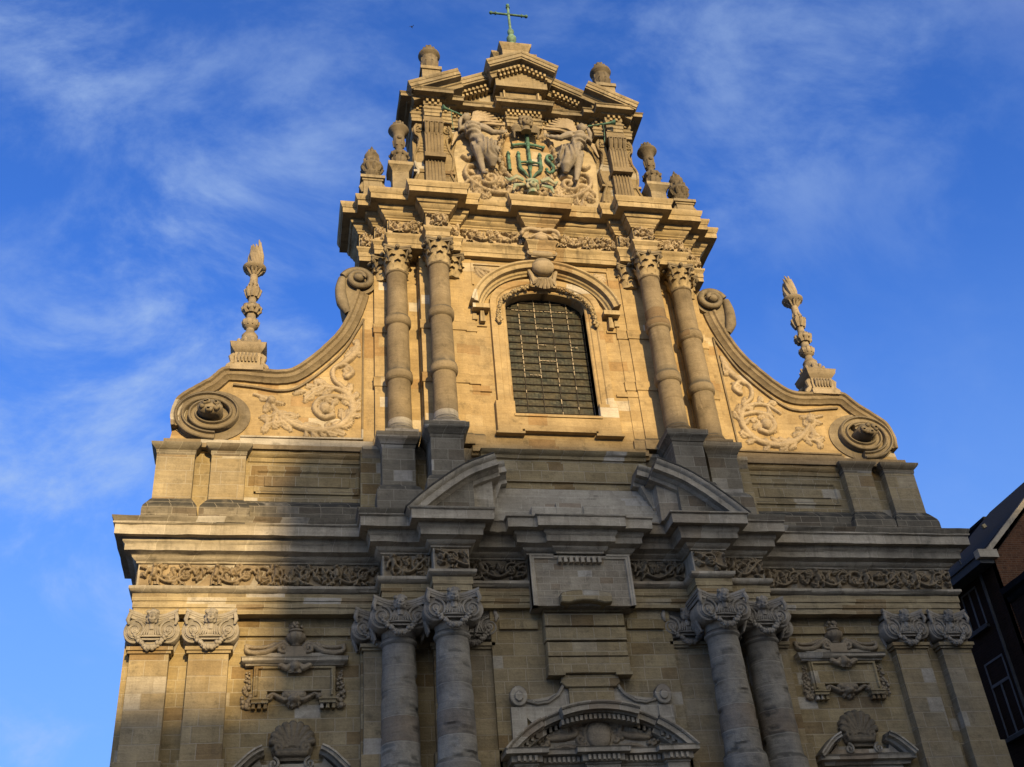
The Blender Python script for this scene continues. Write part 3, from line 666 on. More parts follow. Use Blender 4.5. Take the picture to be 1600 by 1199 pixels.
# ---- framed panels of the side bays
def side_panel(cx):
    A = empty('wall_panel', (cx, 0, 0), CH)
    def bld(mb, n, m='carve', p=A, **k): return mb.build(n, m, p, **k)
    mb = MB()     # framed tablet with dropped ears
    o = [(-.99, 11.52), (.99, 11.52), (.99, 10.62), (.64, 10.62), (.64, 10.86), (-.64, 10.86), (-.64, 10.62), (-.99, 10.62)]
    mb.prism(o, .1, .33, bev=.02)
    mb.rail([(-.93, 10.75), (-.93, 11.46), (.93, 11.46), (.93, 10.75)], [(.3, 0), (.385, 0), (.385, -.04), (.335, -.07), (.3, -.07)])
    for s in (-1, 1):
        mb.box(min(s*1.01, s*.61), max(s*1.01, s*.61), .1, .39, 10.56, 10.64); mb.box(min(s*1.03, s*.59), max(s*1.03, s*.59), .1, .42, 10.64, 10.67)
        for k in range(3): mb.box(s*.81-.14+k*.14-.045, s*.81-.14+k*.14+.045, .1, .36, 10.44, 10.56, taper=.014)
    bld(mb, 'tablet', 'wall')
    mb = MB(); mb.sweep([(-1.18, .15), (-1.18, .36), (1.18, .36), (1.18, .15)], [(-.2, 11.50), (0, 11.50), (.02, 11.54), (.05, 11.55), (.10, 11.60), (.10, 11.66), (.13, 11.69), (-.3, 11.72)]); mb.box(-1.2, 1.2, .1, .28, 11.52, 11.69); mb.box(-.95, .95, .1, .3, 11.69, 11.84)
    bld(mb, 'shelf', 'trim')
    for s in (-1, 1):
        rl = Relief(-1.25, -.12, 11.78, 12.2, .016)
        rl.stroke(spl([(-1.20, 12.02), (-1.17, 11.90), (-1.0, 11.85), (-.72, 11.87), (-.52, 11.98), (-.36, 12.08), (-.24, 12.06), (-.17, 11.97)]), [.05, .07, .08, .08, .07, .06], h=.9)
        rl.stroke(spiral(-.32, 11.96, .16, .03, 1.3, PI/2, -1), .055, h=1.2); rl.stroke(spl([(-1.2, 12.05), (-1.0, 12.0), (-.7, 12.02), (-.5, 12.1)]), .05, h=.7)
        mb = MB(); rl.emit(mb, lambda u, v, h: ((u if s < 0 else -u), .20+h*1.6+(.04 if h > .004 else 0), v)); bld(mb, 'scroll', 'carve', angle=70)
    mb = MB(); mb.box(-.25, .25, .1, .34, 11.68, 12.0); mb.lathe(0, .22, [(.12, 12.0), (.15, 12.03), (.1, 12.06), (.12, 12.10), (.2, 12.16), (.245, 12.24), (.24, 12.32), (.18, 12.35), (.17, 12.38), (.20, 12.40), (.19, 12.44), (.15, 12.45)], 24, flute=12, fl=(12.12, 12.33))
    for k in range(26): a = rng.uniform(0, 6.28); mb.blob(.14*math.cos(a), .22+.13*math.sin(a), 12.47+rng.random()*.13, .055, n=6, m=5)
    bld(mb, 'urn', 'carve')
    for s in (-1, 1):    # fruit drops
        mb = MB()
        for k in range(46):
            t = k/45; z = 11.38-t*.88; w = .035+.10*t**.8*(1 if t < .9 else .8)
            mb.blob(s*1.12+jit(w), .24+jit(.04), z, (.028+.045*t)*rng.uniform(.7, 1.15), n=6, m=5)
        bld(mb, 'fruit_drop', 'carve')
    rl = Relief(-.5, .5, 11.28, 11.62, .015); rl.dome(0, 11.45, .11, .14, h=1.4); rl.stroke([(-.34, 11.47), (-.2, 11.40), (-.08, 11.5)], [.06, .07, .05]); rl.stroke([(.34, 11.47), (.2, 11.40), (.08, 11.5)], [.06, .07, .05])
    for k in range(6): rl.leaf(0, 11.42, -2.6+.4*k, .2, .07, rnd)
    mb = MB(); rl.emit(mb, lambda u, v, h: (u, .45+h, v)); bld(mb, 'mask', 'carve', angle=70)
    rl = Relief(-.75, .75, 10.42, 11.0, .015)
    for s in (-1, 1):
        rl.stroke(spl([(s*.62, 10.74), (s*.5, 10.80), (s*.34, 10.72), (s*.2, 10.66), (s*.1, 10.74)]), [.05, .05, .06, .05]); rl.stroke(spiral(s*.6, 10.74, .08, .02, 1.0, 0, s), .03, h=1.3)
    rl.stroke([(-.2, 10.78), (.2, 10.78)], .1, h=.8); rl.dome(0, 10.68, .16, .12, h=1)
    for k in range(7): rl.leaf(0, 10.68, -PI/2-.9+.3*k, .22, .08, rnd)
    mb = MB(); rl.emit(mb, lambda u, v, h: (u, .22+h*1.7+(.05 if h > .004 else 0), v)); bld(mb, 'apron_ornament', 'carve', angle=70)
    # shell niche head below
    mb = MB(); rl = Relief(-.55, .55, 9.2, 10.2, .017)
    for k in range(9):
        a = PI*(.02+.96*k/8); rl.stroke([(.12*math.cos(a), 9.52+.05*math.sin(a)), (.46*math.cos(a), 9.62+.44*math.sin(a))], [.05, .095], h=1.0, base=.1)
    rl.dome(0, 9.55, .48, .5, h=.12, base=.06)
    for s in (-1, 1): rl.stroke(spiral(s*.33, 9.50, .13, .03, 1.2, PI/2, s), .05, h=1.3, base=.12)
    rl.stroke([(-.3, 9.38), (.3, 9.38)], .1, h=1, base=.1)
    rl.emit(mb, lambda u, v, h: (u, .22+h, v)); bld(mb, 'shell', 'dcarve', angle=70)
    mb = MB()
    for s in (-1, 1):
        pts = [(s*x, z) for x, z in [(1.36, 8.98), (1.2, 9.14), (1.02, 9.31), (.85, 9.43), (.70, 9.50)]]
        pf = [(.1, 0), (.66, 0), (.66, -.04), (.61, -.05), (.61, -.12), (.46, -.13), (.42, -.19), (.1, -.19)]
        mb.rail(spl(pts), pf, flip=-s)
    mb.sweep([(-1.2, .15), (-1.2, .36), (1.2, .36), (1.2, .15)], [(-.2, 8.72), (0, 8.72), (.03, 8.8), (.14, 8.83), (.14, 8.92), (.18, 8.96), (-.3, 8.99)])
    mb.prism([(-1.1, 8.9), (-.74, 9.24), (-.70, 9.12), (.70, 9.12), (.74, 9.24), (1.1, 8.9)], .1, .34); mb.box(-1.0, 1.0, .1, .3, 6, 8.75)
    bld(mb, 'broken_pediment', 'trim')
    for s in (-1, 1): bld(MB().tube([(x, .36, z) for x, z in spiral(s*.42, 9.13, .14, .02, 1.4, PI/2, s)], .035, 7), 'scroll', 'white')
    return A
side_panel(-7.30); side_panel(7.30)

# ---- attic storey
for s in (-1, 1):
    mb = MB(); a, b = sorted((s*11.1, s*5.6)); mb.box(a, b, DB+.4, .32, 14.9, 17.62)
    a, b = sorted((s*8.75, s*5.65)); mb.sweep([(a, .32), (b, .32)], [(0, 16.02), (0, 17.24), (.04, 17.26), (.05, 17.38), (.08, 17.4), (.15, 17.48), (.17, 17.56), (0, 17.66)])
    cx = s*7.15
    mb.rail([(cx-1.40, 16.28), (cx-1.40, 17.02), (cx+1.40, 17.02), (cx+1.40, 16.28), (cx-1.40, 16.28)], [(.3, 0), (.365, 0), (.365, -.05), (.33, -.09), (.3, -.09)], cap=False)
    mb.prism([(cx-1.14, 16.5), (cx-1.14, 16.82), (cx+1.14, 16.82), (cx+1.14, 16.5)], .3, .35, bev=.02)
    o = mb.build('attic_wall', 'wall', CH)
    MB().sweep([(a, .32), (b, .32)], [(0, 15.1), (.20, 15.1), (.20, 15.80), (.16, 15.9), (.05, 16.0), (0, 16.06)], j=.012).build('base', 'soot', o)
for s in (-1, 1):
    for x0, x1 in ((11.12, 10.14), (9.70, 8.80)):
        a, b = sorted((s*x0, s*x1)); mb = MB()
        mb.box(a, b, 0, .58, 15.9, 17.35)
        P = [(a, -.4 if x0 > 11 else .3), (a, .58), (b, .58), (b, -.4 if x0 > 11 and s > 0 else .3)]
        o = mb.build('attic_pilaster', 'pilaster', CH)
        MB().sweep(P, [(.20, 15.1), (.20, 15.55), (.18, 15.66), (.10, 15.8), (.04, 15.9), (0, 15.95)], j=.012).build('base', 'soot', o)
        MB().sweep(P, [(0, 17.28), (.02, 17.33), (.03, 17.42), (.06, 17.44), (.12, 17.5), (.15, 17.54), (.16, 17.6), (-.4, 17.66)]).build('cap', 'grey', o)
# centre of the attic: panel, cap and sloping weathering
mb = MB()
mb.box(-5.72, -2.4, DB+.4, .62, 14.9, 17.62); mb.box(2.4, 5.72, DB+.4, .62, 14.9, 17.62)
mb.box(-2.4, 2.4, DB+.4, .95, 14.9, 17.45)
mb.sweep([(-2.4, .95), (2.4, .95)], [(0, 16.2), (.05, 16.25), (.05, 16.34), (0, 16.36), (0, 17.2), (.05, 17.22), (.06, 17.32), (.12, 17.36), (.16, 17.46), (0, 17.52), (-.4, 17.55)])
mb.prism([(-1.95, 16.46), (-1.95, 17.08), (1.95, 17.08), (1.95, 16.46)], .9, 1.0, bev=.02)
mb.build('attic_parapet', 'wall', CH)
mb = MB()
for i in range(6):
    t0, t1 = i/6, (i+1)/6
    mb.box(-2.3+jit(.02), 2.3+jit(.02), .6, 1.52-.5*t0, 14.98+1.2*t0, 14.98+1.2*t1, taper=.0)
for a, b, z in ((-1.28, -.6, 15.42), (-.6, .15, 15.52), (.15, .9, 15.46), (.9, 1.3, 15.40)): mb.box(a, b, 1.2, 1.70, 14.98, z-.1, j=.02)
mb.build('weathering_course', 'white', CH)
# pedestals of the upper columns
def pedestal(cx, d, w, z0, capmat='grey'):
    mb = MB(); mb.box(cx-w, cx+w, .3, d, 15.9, 17.5)
    P = [(cx-w, .3), (cx-w, d), (cx+w, d), (cx+w, .3)]
    mb.sweep(P, [(.16, z0), (.16, 15.98), (.14, 16.0), (.10, 16.1), (.03, 16.16), (0, 16.2)], j=.01)
    o = mb.build('column_pedestal', 'grey', CH)
    MB().sweep(P, [(0, 17.36), (.02, 17.40), (.02, 17.46), (.05, 17.48), (.08, 17.56), (.12, 17.60), (.16, 17.64), (.17, 17.72), (.17, 17.80), (-.6, 17.84)]).build('cap', 'grey', o)
    return o
for s in (-1, 1):
    pedestal(s*4.72, 1.12, .45, 15.0); pedestal(s*3.46, 1.74, .45, 15.0)
    mb = MB(); a, b = sorted((s*5.68, s*2.45)); mb.sweep([(a, .62), (b, .62)] if s < 0 else [(a, .62), (b, .62)], [(0, 17.3), (.03, 17.34), (.06, 17.44), (.14, 17.52), (.15, 17.62), (-.4, 17.66)]); mb.build('attic_moulding', 'trim', CH)

# ---- broken segmental pediment over the lower columns
def broken_ped(s):
    mb = MB()
    pts = spl([(-4.66, 14.96), (-4.20, 15.40), (-3.65, 15.86), (-3.05, 16.28), (-2.28, 16.62)], 6)
    pf = [(1.0, .0), (2.22, .0), (2.22, -.05), (2.19, -.10), (2.14, -.14), (2.14, -.30), (1.98, -.31), (1.94, -.37), (1.86, -.40), (1.84, -.50), (1.74, -.52), (1.0, -.52)]
    P = [(s*-x if s > 0 else x, z) for x, z in pts]
    mb.rail(P, pf, flip=1 if s < 0 else -1, j=.004)
    pts2 = spl([(-2.40, 16.58), (-2.1, 16.68), (-1.92, 16.73)], 4)
    P2 = [(s*-x if s > 0 else x, z) for x, z in pts2]
    mb.rail(P2, [(d-.55, n) for d, n in pf], flip=1 if s < 0 else -1)
    ty = [(-4.4, 14.95), (-3.9, 15.25), (-3.3, 15.68), (-2.6, 16.05), (-2.3, 16.15), (-2.3, 14.95)]
    mb.prism([(s*-x if s > 0 else x, z) for x, z in ty], .6, 1.72)
    ty2 = [(-2.4, 16.1), (-1.96, 16.2), (-2.3, 15.3), (-2.5, 15.0)]
    mb.prism([(s*-x if s > 0 else x, z) for x, z in ty2], .6, 1.4)
    o = mb.build('broken_pediment', 'trim', CH)
    mb = MB(); mb.rail(P, [(1.0, .005), (2.235, .005), (2.235, .045), (1.0, .06)], flip=1 if s < 0 else -1, j=.004); mb.build('lead_capping', 'lead', o)
    return o
broken_ped(-1); broken_ped(1)

# ---- upper storey wall with the arched window
WH, WZ0, WSP, WR = 1.27, 18.83, 22.80, .60      # half width, sill, springing, rise of the window
def warch(w, sp, rise, n=20): return [(-w*math.cos(PI*i/n), sp+rise*math.sin(PI*i/n)**.92) for i in range(n+1)]
mb = MB()
for s in (-1, 1):
    a, b = sorted((s*5.28, s*2.6)); mb.box(a, b, DB+.6, .45, 17.5, 25.0)
    a, b = sorted((s*3.95, s*2.6)); mb.box(a, b, 0, .62, 17.55, 25.0)
    a, b = sorted((s*2.62, s*WH)); mb.box(a, b, DB+.6, .78, 17.4, 25.0)
mb.box(-WH, WH, DB+.6, .78, 17.4, WZ0)
A = warch(WH, WSP, WR)
for i in range(len(A)-1):
    mb.prism([A[i], A[i+1], (A[i+1][0], 25.0), (A[i][0], 25.0)], DB+.6, .78)
UW = mb.build('upper_wall', 'upper', CH, merge=.0005)
mb = MB()      # string courses and thin strips beside the bay
for s in (-1, 1):
    a, b = sorted((s*2.25, s*1.95)); 
    for z in (22.05, 19.65): mb.box(min(s*2.6, s*1.9), max(s*2.6, s*1.9), .7, .83, z-.09, z)
    for x0, x1, dd in ((5.30, 4.35, .52), (3.92, 2.58, .86), (2.58, 2.25, .81)):
        a, b = sorted((s*x0, s*x1)); mb.box(a, b, .3, dd, 17.7, 24.8)
        for z in (21.72, 19.78): mb.sweep([(a, .3), (a, dd), (b, dd), (b, .3)], [(0, z), (.035, z+.02), (.035, z+.28), (.05, z+.32), (0, z+.36)])
        mb.sweep([(a, .3), (a, dd), (b, dd), (b, .3)], [(.06, 17.7), (.06, 18.0), (.03, 18.06), (0, 18.1)])
    # sunk spandrel panels beside the hood
    mb.rail([(s*2.2, 23.6), (s*2.2, 24.42), (s*1.2, 24.42)], [(.7, 0), (.83, 0), (.83, .06), (.80, .09), (.7, .09)], flip=-s)
mb.box(-2.6, 2.6, .3, .86, 17.5, 17.72)
mb.build('wall_strips', 'upper', UW)
rl = Relief(1.1, 2.2, 23.7, 24.4, .016); rnd = random.Random(9)
rl.leaf(2.1, 24.3, PI+.25, .8, .16, rnd, curl=.2); rl.leaf(2.1, 24.3, -2.2, .5, .13, rnd); rl.leaf(2.12, 24.32, -1.7, .5, .1, rnd)
for s in (-1, 1):
    mb = MB(); rl.emit(mb, lambda u, v, h: (s*u, .785+h, v)); mb.build('spandrel_leaf', 'ucarve', UW, angle=70)

WIN = empty('window', (0, 0, 0), CH)
outl = [(-WH, WZ0)]+warch(WH, WSP, WR)+[(WH, WZ0)]
MB().prism(outl, .40, .45).build('pane', 'glass', WIN, smooth=False)
mb = MB()      # saddle bars
def wtop(x): return WSP+WR*max(0, 1-(x/WH)**2)**.46
nrow = 17
for k in range(1, nrow+1):
    z = WZ0+(WSP+WR-WZ0)*k/(nrow+.6); hw = WH if z < WSP else WH*math.sqrt(max(.01, 1-((z-WSP)/WR)**2))
    mb.tube([(-hw, .475, z), (-hw*.4, .475, z+jit(.012)), (hw*.3, .475, z+jit(.012)), (hw, .475, z)], .016, 5)
mb.build('saddle_bars', 'bars', WIN)
mb = MB(); rnd = random.Random(2)  # broken tan dashes painted as glints along the bars
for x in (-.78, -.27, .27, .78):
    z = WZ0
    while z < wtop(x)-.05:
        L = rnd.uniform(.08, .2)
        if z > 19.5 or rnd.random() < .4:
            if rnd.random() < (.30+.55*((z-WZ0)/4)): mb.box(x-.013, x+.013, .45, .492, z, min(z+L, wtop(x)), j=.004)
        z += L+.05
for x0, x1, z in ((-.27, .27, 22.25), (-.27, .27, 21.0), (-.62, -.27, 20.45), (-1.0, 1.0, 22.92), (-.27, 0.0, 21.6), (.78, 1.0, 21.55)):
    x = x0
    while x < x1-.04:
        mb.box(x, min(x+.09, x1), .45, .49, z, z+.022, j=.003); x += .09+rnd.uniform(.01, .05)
mb.build('glint_dashes', 'glint', WIN)
mb = MB()
for x in (-.78, -.27, .27, .78): mb.box(x-.011, x+.011, .45, .482, WZ0, wtop(x))
mb.build('mullion_bars', 'bars', WIN)
# moulded frame: jambs, sill with ears, archivolt
mb = MB()
jp = [(-WH, WZ0)]+warch(WH, WSP, WR, 24)+[(WH, WZ0)]
mb.rail(jp, [(.5, 0), (.80, 0), (.83, .03), (.83, .10), (.86, .12), (.86, .28), (.90, .31), (.92, .40), (.92, .50), (.78, .52), (.5, .52)], cap=True)
mb.prism([(-1.85, 18.12), (-1.85, 19.2), (-WH-.003, 19.2), (-WH-.003, 18.66), (WH+.003, 18.66), (WH+.003, 19.2), (1.85, 19.2), (1.85, 18.12), (1.12, 18.12), (1.12, 18.22), (-1.12, 18.22), (-1.12, 18.12)], .7, .945, bev=.02)
mb.box(-WH-.05, WH+.05, .45, .98, 18.66, 18.74); mb.box(-1.9, -1.06, .7, .99, 18.06, 18.13); mb.box(1.06, 1.9, .7, .99, 18.06, 18.13); mb.box(-1.06, 1.06, .7, .97, 18.16, 18.23)
mb.build('frame', 'upper', WIN)
mb = MB()      # hood mould
hp = [(-2.02*math.cos(R(a)), 22.42+1.62*math.sin(R(a))) for a in range(8, 173, 6)]
mb.rail(hp, [(.7, 0), (.90, 0), (.92, .05), (.98, .08), (1.0, .14), (1.14, .17), (1.16, .22), (1.16, .30), (1.22, .34), (1.22, .40), (.7, .44)])
for s in (-1, 1):
    mb.box(min(s*2.34, s*1.82), max(s*2.34, s*1.82), .7, 1.08, 22.50, 22.66); mb.box(min(s*2.12, s*1.96), max(s*2.12, s*1.96), .7, .98, 22.05, 22.52, taper=.03)
    mb.box(min(s*2.34, s*2.18), max(s*2.34, s*2.18), .7, .86, 22.2, 22.5, taper=.03)
mb.build('hood', 'utrim', WIN)
for s in (-1, 1):      # fruit garlands along the arch
    mb = MB(); pth = spl([(-1.53, 22.15), (-1.52, 22.5), (-1.42, 22.85), (-1.1, 23.2), (-.75, 23.42), (-.4, 23.55)], 7)
    for i, (x, z) in enumerate(pth):
        for q in range(3): mb.blob(s*-x+jit(.05), .97+jit(.04), z+jit(.04), .05*rng.uniform(.6, 1.2), n=6, m=5, rough=.15)
    mb.tube([(s*1.53, .95, 22.06), (s*1.6, 1.0, 22.16), (s*1.5, 1.02, 22.24), (s*1.46, 1.0, 22.12)], .06, 7)
    mb.build('garland', 'utrim', WIN)
mb = MB()      # keystone with scroll, ball and shell
mb.box(-.42, .42, .7, 1.0, 23.5, 24.85); mb.box(-.36, .36, .7, 1.22, 24.55, 24.8)
mb.blob(0, 1.12, 24.22, .37, .26, .33, 24, 16)
mb.tube([(-.42, 1.12, 24.72), (-.2, 1.2, 24.68), (0, 1.22, 24.66), (.2, 1.2, 24.68), (.42, 1.12, 24.72)], [.13, .12, .12, .12, .13], 12)
for s in (-1, 1):
    mb.tube([(x, 1.24, z) for x, z in spiral(s*.40, 24.72, .13, .03, 1.3, PI/2, s, 20)], .035, 6); mb.tube([(s*.40, 1.0, 24.5), (s*.46, 1.0, 24.2), (s*.36, 1.02, 23.9), (s*.30, 1.0, 23.6)], [.07, .06, .08, .05], 8)
for k in range(7):
    a = -PI/2+(k-3)*.36; mb.tube([(0, 1.0, 23.86), (.2*math.sin((k-3)*.36)*1.0, 1.16, 23.68), (.38*math.sin((k-3)*.36), 1.02, 23.78-.36*math.cos((k-3)*.36))], [.05, .075, .06], 7)
mb.build('keystone', 'carve', WIN)

# ---- upper columns
def corinthian():
    """corinthian capital on x=0, d=0, z=0, 0.92 high for a shaft of radius .31"""
    mb = MB(); mb.lathe(0, 0, [(.31, 0), (.30, .05), (.30, .5), (.36, .74), (.38, .78)], 24)
    for row, (z0, h, n, off, ro) in enumerate(((.02, .36, 8, 0, .31), (.2, .42, 8, PI/8, .32))):
        for k in range(n):
            a = 2*PI*k/n+off; rows = []
            for i in range(7):
                t = i/6; rad = ro+.015+.15*t**2.6; z = z0+h*(t if t < .85 else .85-(t-.85)*.7); w = .125*(1-.15*t-.45*max(0, t-.6))*(1+.16*(i % 2))
                ring = []
                for c in (-1, -.5, 0, .5, 1):
                    rr = rad+.025*(1-abs(c))-.02*abs(c); ring.append(mb.v(rr*math.cos(a)-c*w*math.sin(a), rr*math.sin(a)+c*w*math.cos(a), z-.03*abs(c)))
                rows.append(ring)
            for p, q in zip(rows, rows[1:]):
                for c in range(4): mb.f([p[c], p[c+1], q[c+1], q[c]])
    o = mb.build('capital', 'utrim', None, angle=50); mb = MB()
    for k in range(4):
        a = PI/4+k*PI/2; ca, sa = math.cos(a), math.sin(a)
        mb.tube([(r*ca, r*sa, z) for r, z in ((.34, .42), (.40, .6), (.48, .74), (.55, .76), (.57, .69), (.53, .65), (.50, .69))], [.035, .04, .05, .055, .05, .04, .03], 7)
        b = k*PI/2; mb.blob(.44*math.cos(b), .44*math.sin(b), .84, .075, .075, .075)
        for q in range(5): mb.blob(.45*math.cos(b)+jit(.05), .45*math.sin(b)+jit(.05), .84+jit(.06), .035, n=6, m=5)
    c = .46; pts = []
    for k in range(4):
        a = PI/4+k*PI/2
        for i in range(6):
            t = i/5; p = Vector((math.cos(a), math.sin(a)))*.62; q = Vector((math.cos(a+PI/2), math.sin(a+PI/2)))*.62
            m = p.lerp(q, t*.94+.03); bow = 1-.22*math.sin(PI*t); pts.append(m*bow)
    for z0, z1, g in ((.78, .84, .95), (.84, .92, 1.0)):
        A_ = [mb.v(p.x*g, p.y*g, z0) for p in pts]; B_ = [mb.v(p.x*g, p.y*g, z1) for p in pts]; mb.f(A_); mb.f(B_)
        for i in range(len(pts)): mb.f([A_[i], A_[(i+1) % len(pts)], B_[(i+1) % len(pts)], B_[i]])
    mb.build('abacus', 'dcarve', o, angle=50); return o
cap_up = corinthian(); cu = [0]
def put_cor(x, d, z, parent, sx=1.0, sd=1.0):
    o = cap_up if not cu[0] else copy_tree(cap_up); cu[0] = 1
    o.parent = parent; o.location = (x, -d, z); o.scale = (sx, sd, 1.0); return o
def slim_column(x, d):
    mb = MB(); pr = [(.44, 17.84), (.44, 17.93), (.40, 17.94), (.43, 17.99), (.40, 18.04), (.37, 18.06), (.385, 18.1), (.355, 18.14)]
    for z0, z1, r in ((18.18, 19.68, .348), (20.08, 21.68, .338), (22.06, 23.62, .322)):
        for i in range(8): pr.append((r-.012*i/7+jit(.002), z0+(z1-z0)*i/7))
        if z0 < 22:
            rb = r+.012
            pr += [(rb, z1+.02), (rb+.035, z1+.06), (rb+.045, z1+.11), (rb+.045, z1+.26), (rb+.03, z1+.33), (rb, z1+.36)]
    pr += [(.31, 23.66), (.345, 23.69), (.35, 23.73), (.32, 23.76)]
    mb.lathe(x, d, pr, 32)
    for v in mb.bm.verts:
        q = noise.noise(Vector((v.co.x*3, v.co.y*3, v.co.z*2.5)))*.02; v.co.x += (v.co.x-x)*q; v.co.y += (v.co.y+d)*q
    mb.box(x-.46, x+.46, d-.46, d+.46, 17.80, 17.88)
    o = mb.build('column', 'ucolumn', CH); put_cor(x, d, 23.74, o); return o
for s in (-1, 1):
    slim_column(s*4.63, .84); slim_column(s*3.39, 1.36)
    put_cor(s*4.95, .3, 23.74, UW, 1.05); put_cor(s*2.92, .66, 23.74, UW, .95)

# ---- upper entablature
UP = [(-5.75, DB+.6), (-5.75, .4), (-5.3, .4), (-5.3, .78), (-4.92, .78), (-4.92, 1.15), (-3.76, 1.15), (-3.76, 1.6), (-3.04, 1.6), (-3.04, 1.18), (-2.62, 1.18), (-2.62, .95), (-.43, .95), (-.43, 1.28)]
UP = UP+[(-x, d) for x, d in reversed(UP)]
UPR = [(-1, 24.66), (0, 24.66), (0, 24.82), (.02, 24.83), (.02, 25.0), (.04, 25.02), (.07, 25.08), (.09, 25.1), (.09, 25.17), (0, 25.2), (0, 25.72), (.05, 25.74), (.06, 25.79), (.10, 25.82), (.10, 25.86), (.13, 25.88), (.20, 25.95), (.21, 26.0), (.26, 26.02), (.30, 26.10), (.31, 26.16),
       (.56, 26.16), (.56, 26.36), (.58, 26.37), (.60, 26.41), (.63, 26.47), (.645, 26.54), (.645, 26.57), (-1.0, 26.66)]
UE = MB().sweep(UP, UPR).build('entablature', 'utrim', CH)
for s in (-1, 1):
    for x0, x1, d, sd in ((5.72, 5.33, .405, 1), (5.27, 4.95, .785, 2), (4.89, 3.79, 1.155, 3), (3.73, 3.07, 1.605, 4), (3.0, 2.65, 1.185, 5), (2.58, .46, .955, 6)):
        a, b = sorted((s*x0, s*x1)); rinceau(a, b, 25.22, 25.71, d, 60+sd*3+s, 'frieze_carving', 'ucarve', UE, putti=False, depth=1.35, res=.016)
rl = Relief(-.7, .7, 25.05, 25.8, .016)
for s in (-1, 1):
    rl.stroke(spl([(0, 25.55), (s*.3, 25.62), (s*.55, 25.55), (s*.62, 25.4)]), [.09, .08, .07, .04], h=1.2, base=.05); rl.stroke([(0, 25.45), (s*.22, 25.36), (s*.38, 25.25)], [.06, .05, .04], h=1.3, base=.05)
    for k in range(5): rl.leaf(s*.4, 25.5, rnd.uniform(-1, 1)+(0 if s > 0 else PI), .26, .1, rnd)
for k in range(3): rl.flower(-.2+.2*k, 25.68, .08, 6, 1.4)
rl.dome(0, 25.3, .22, .18, h=.9)
mb = MB(); rl.emit(mb, lambda u, v, h: (u, 1.285+h, v)); mb.build('frieze_carving', 'ucarve', UE, angle=70)

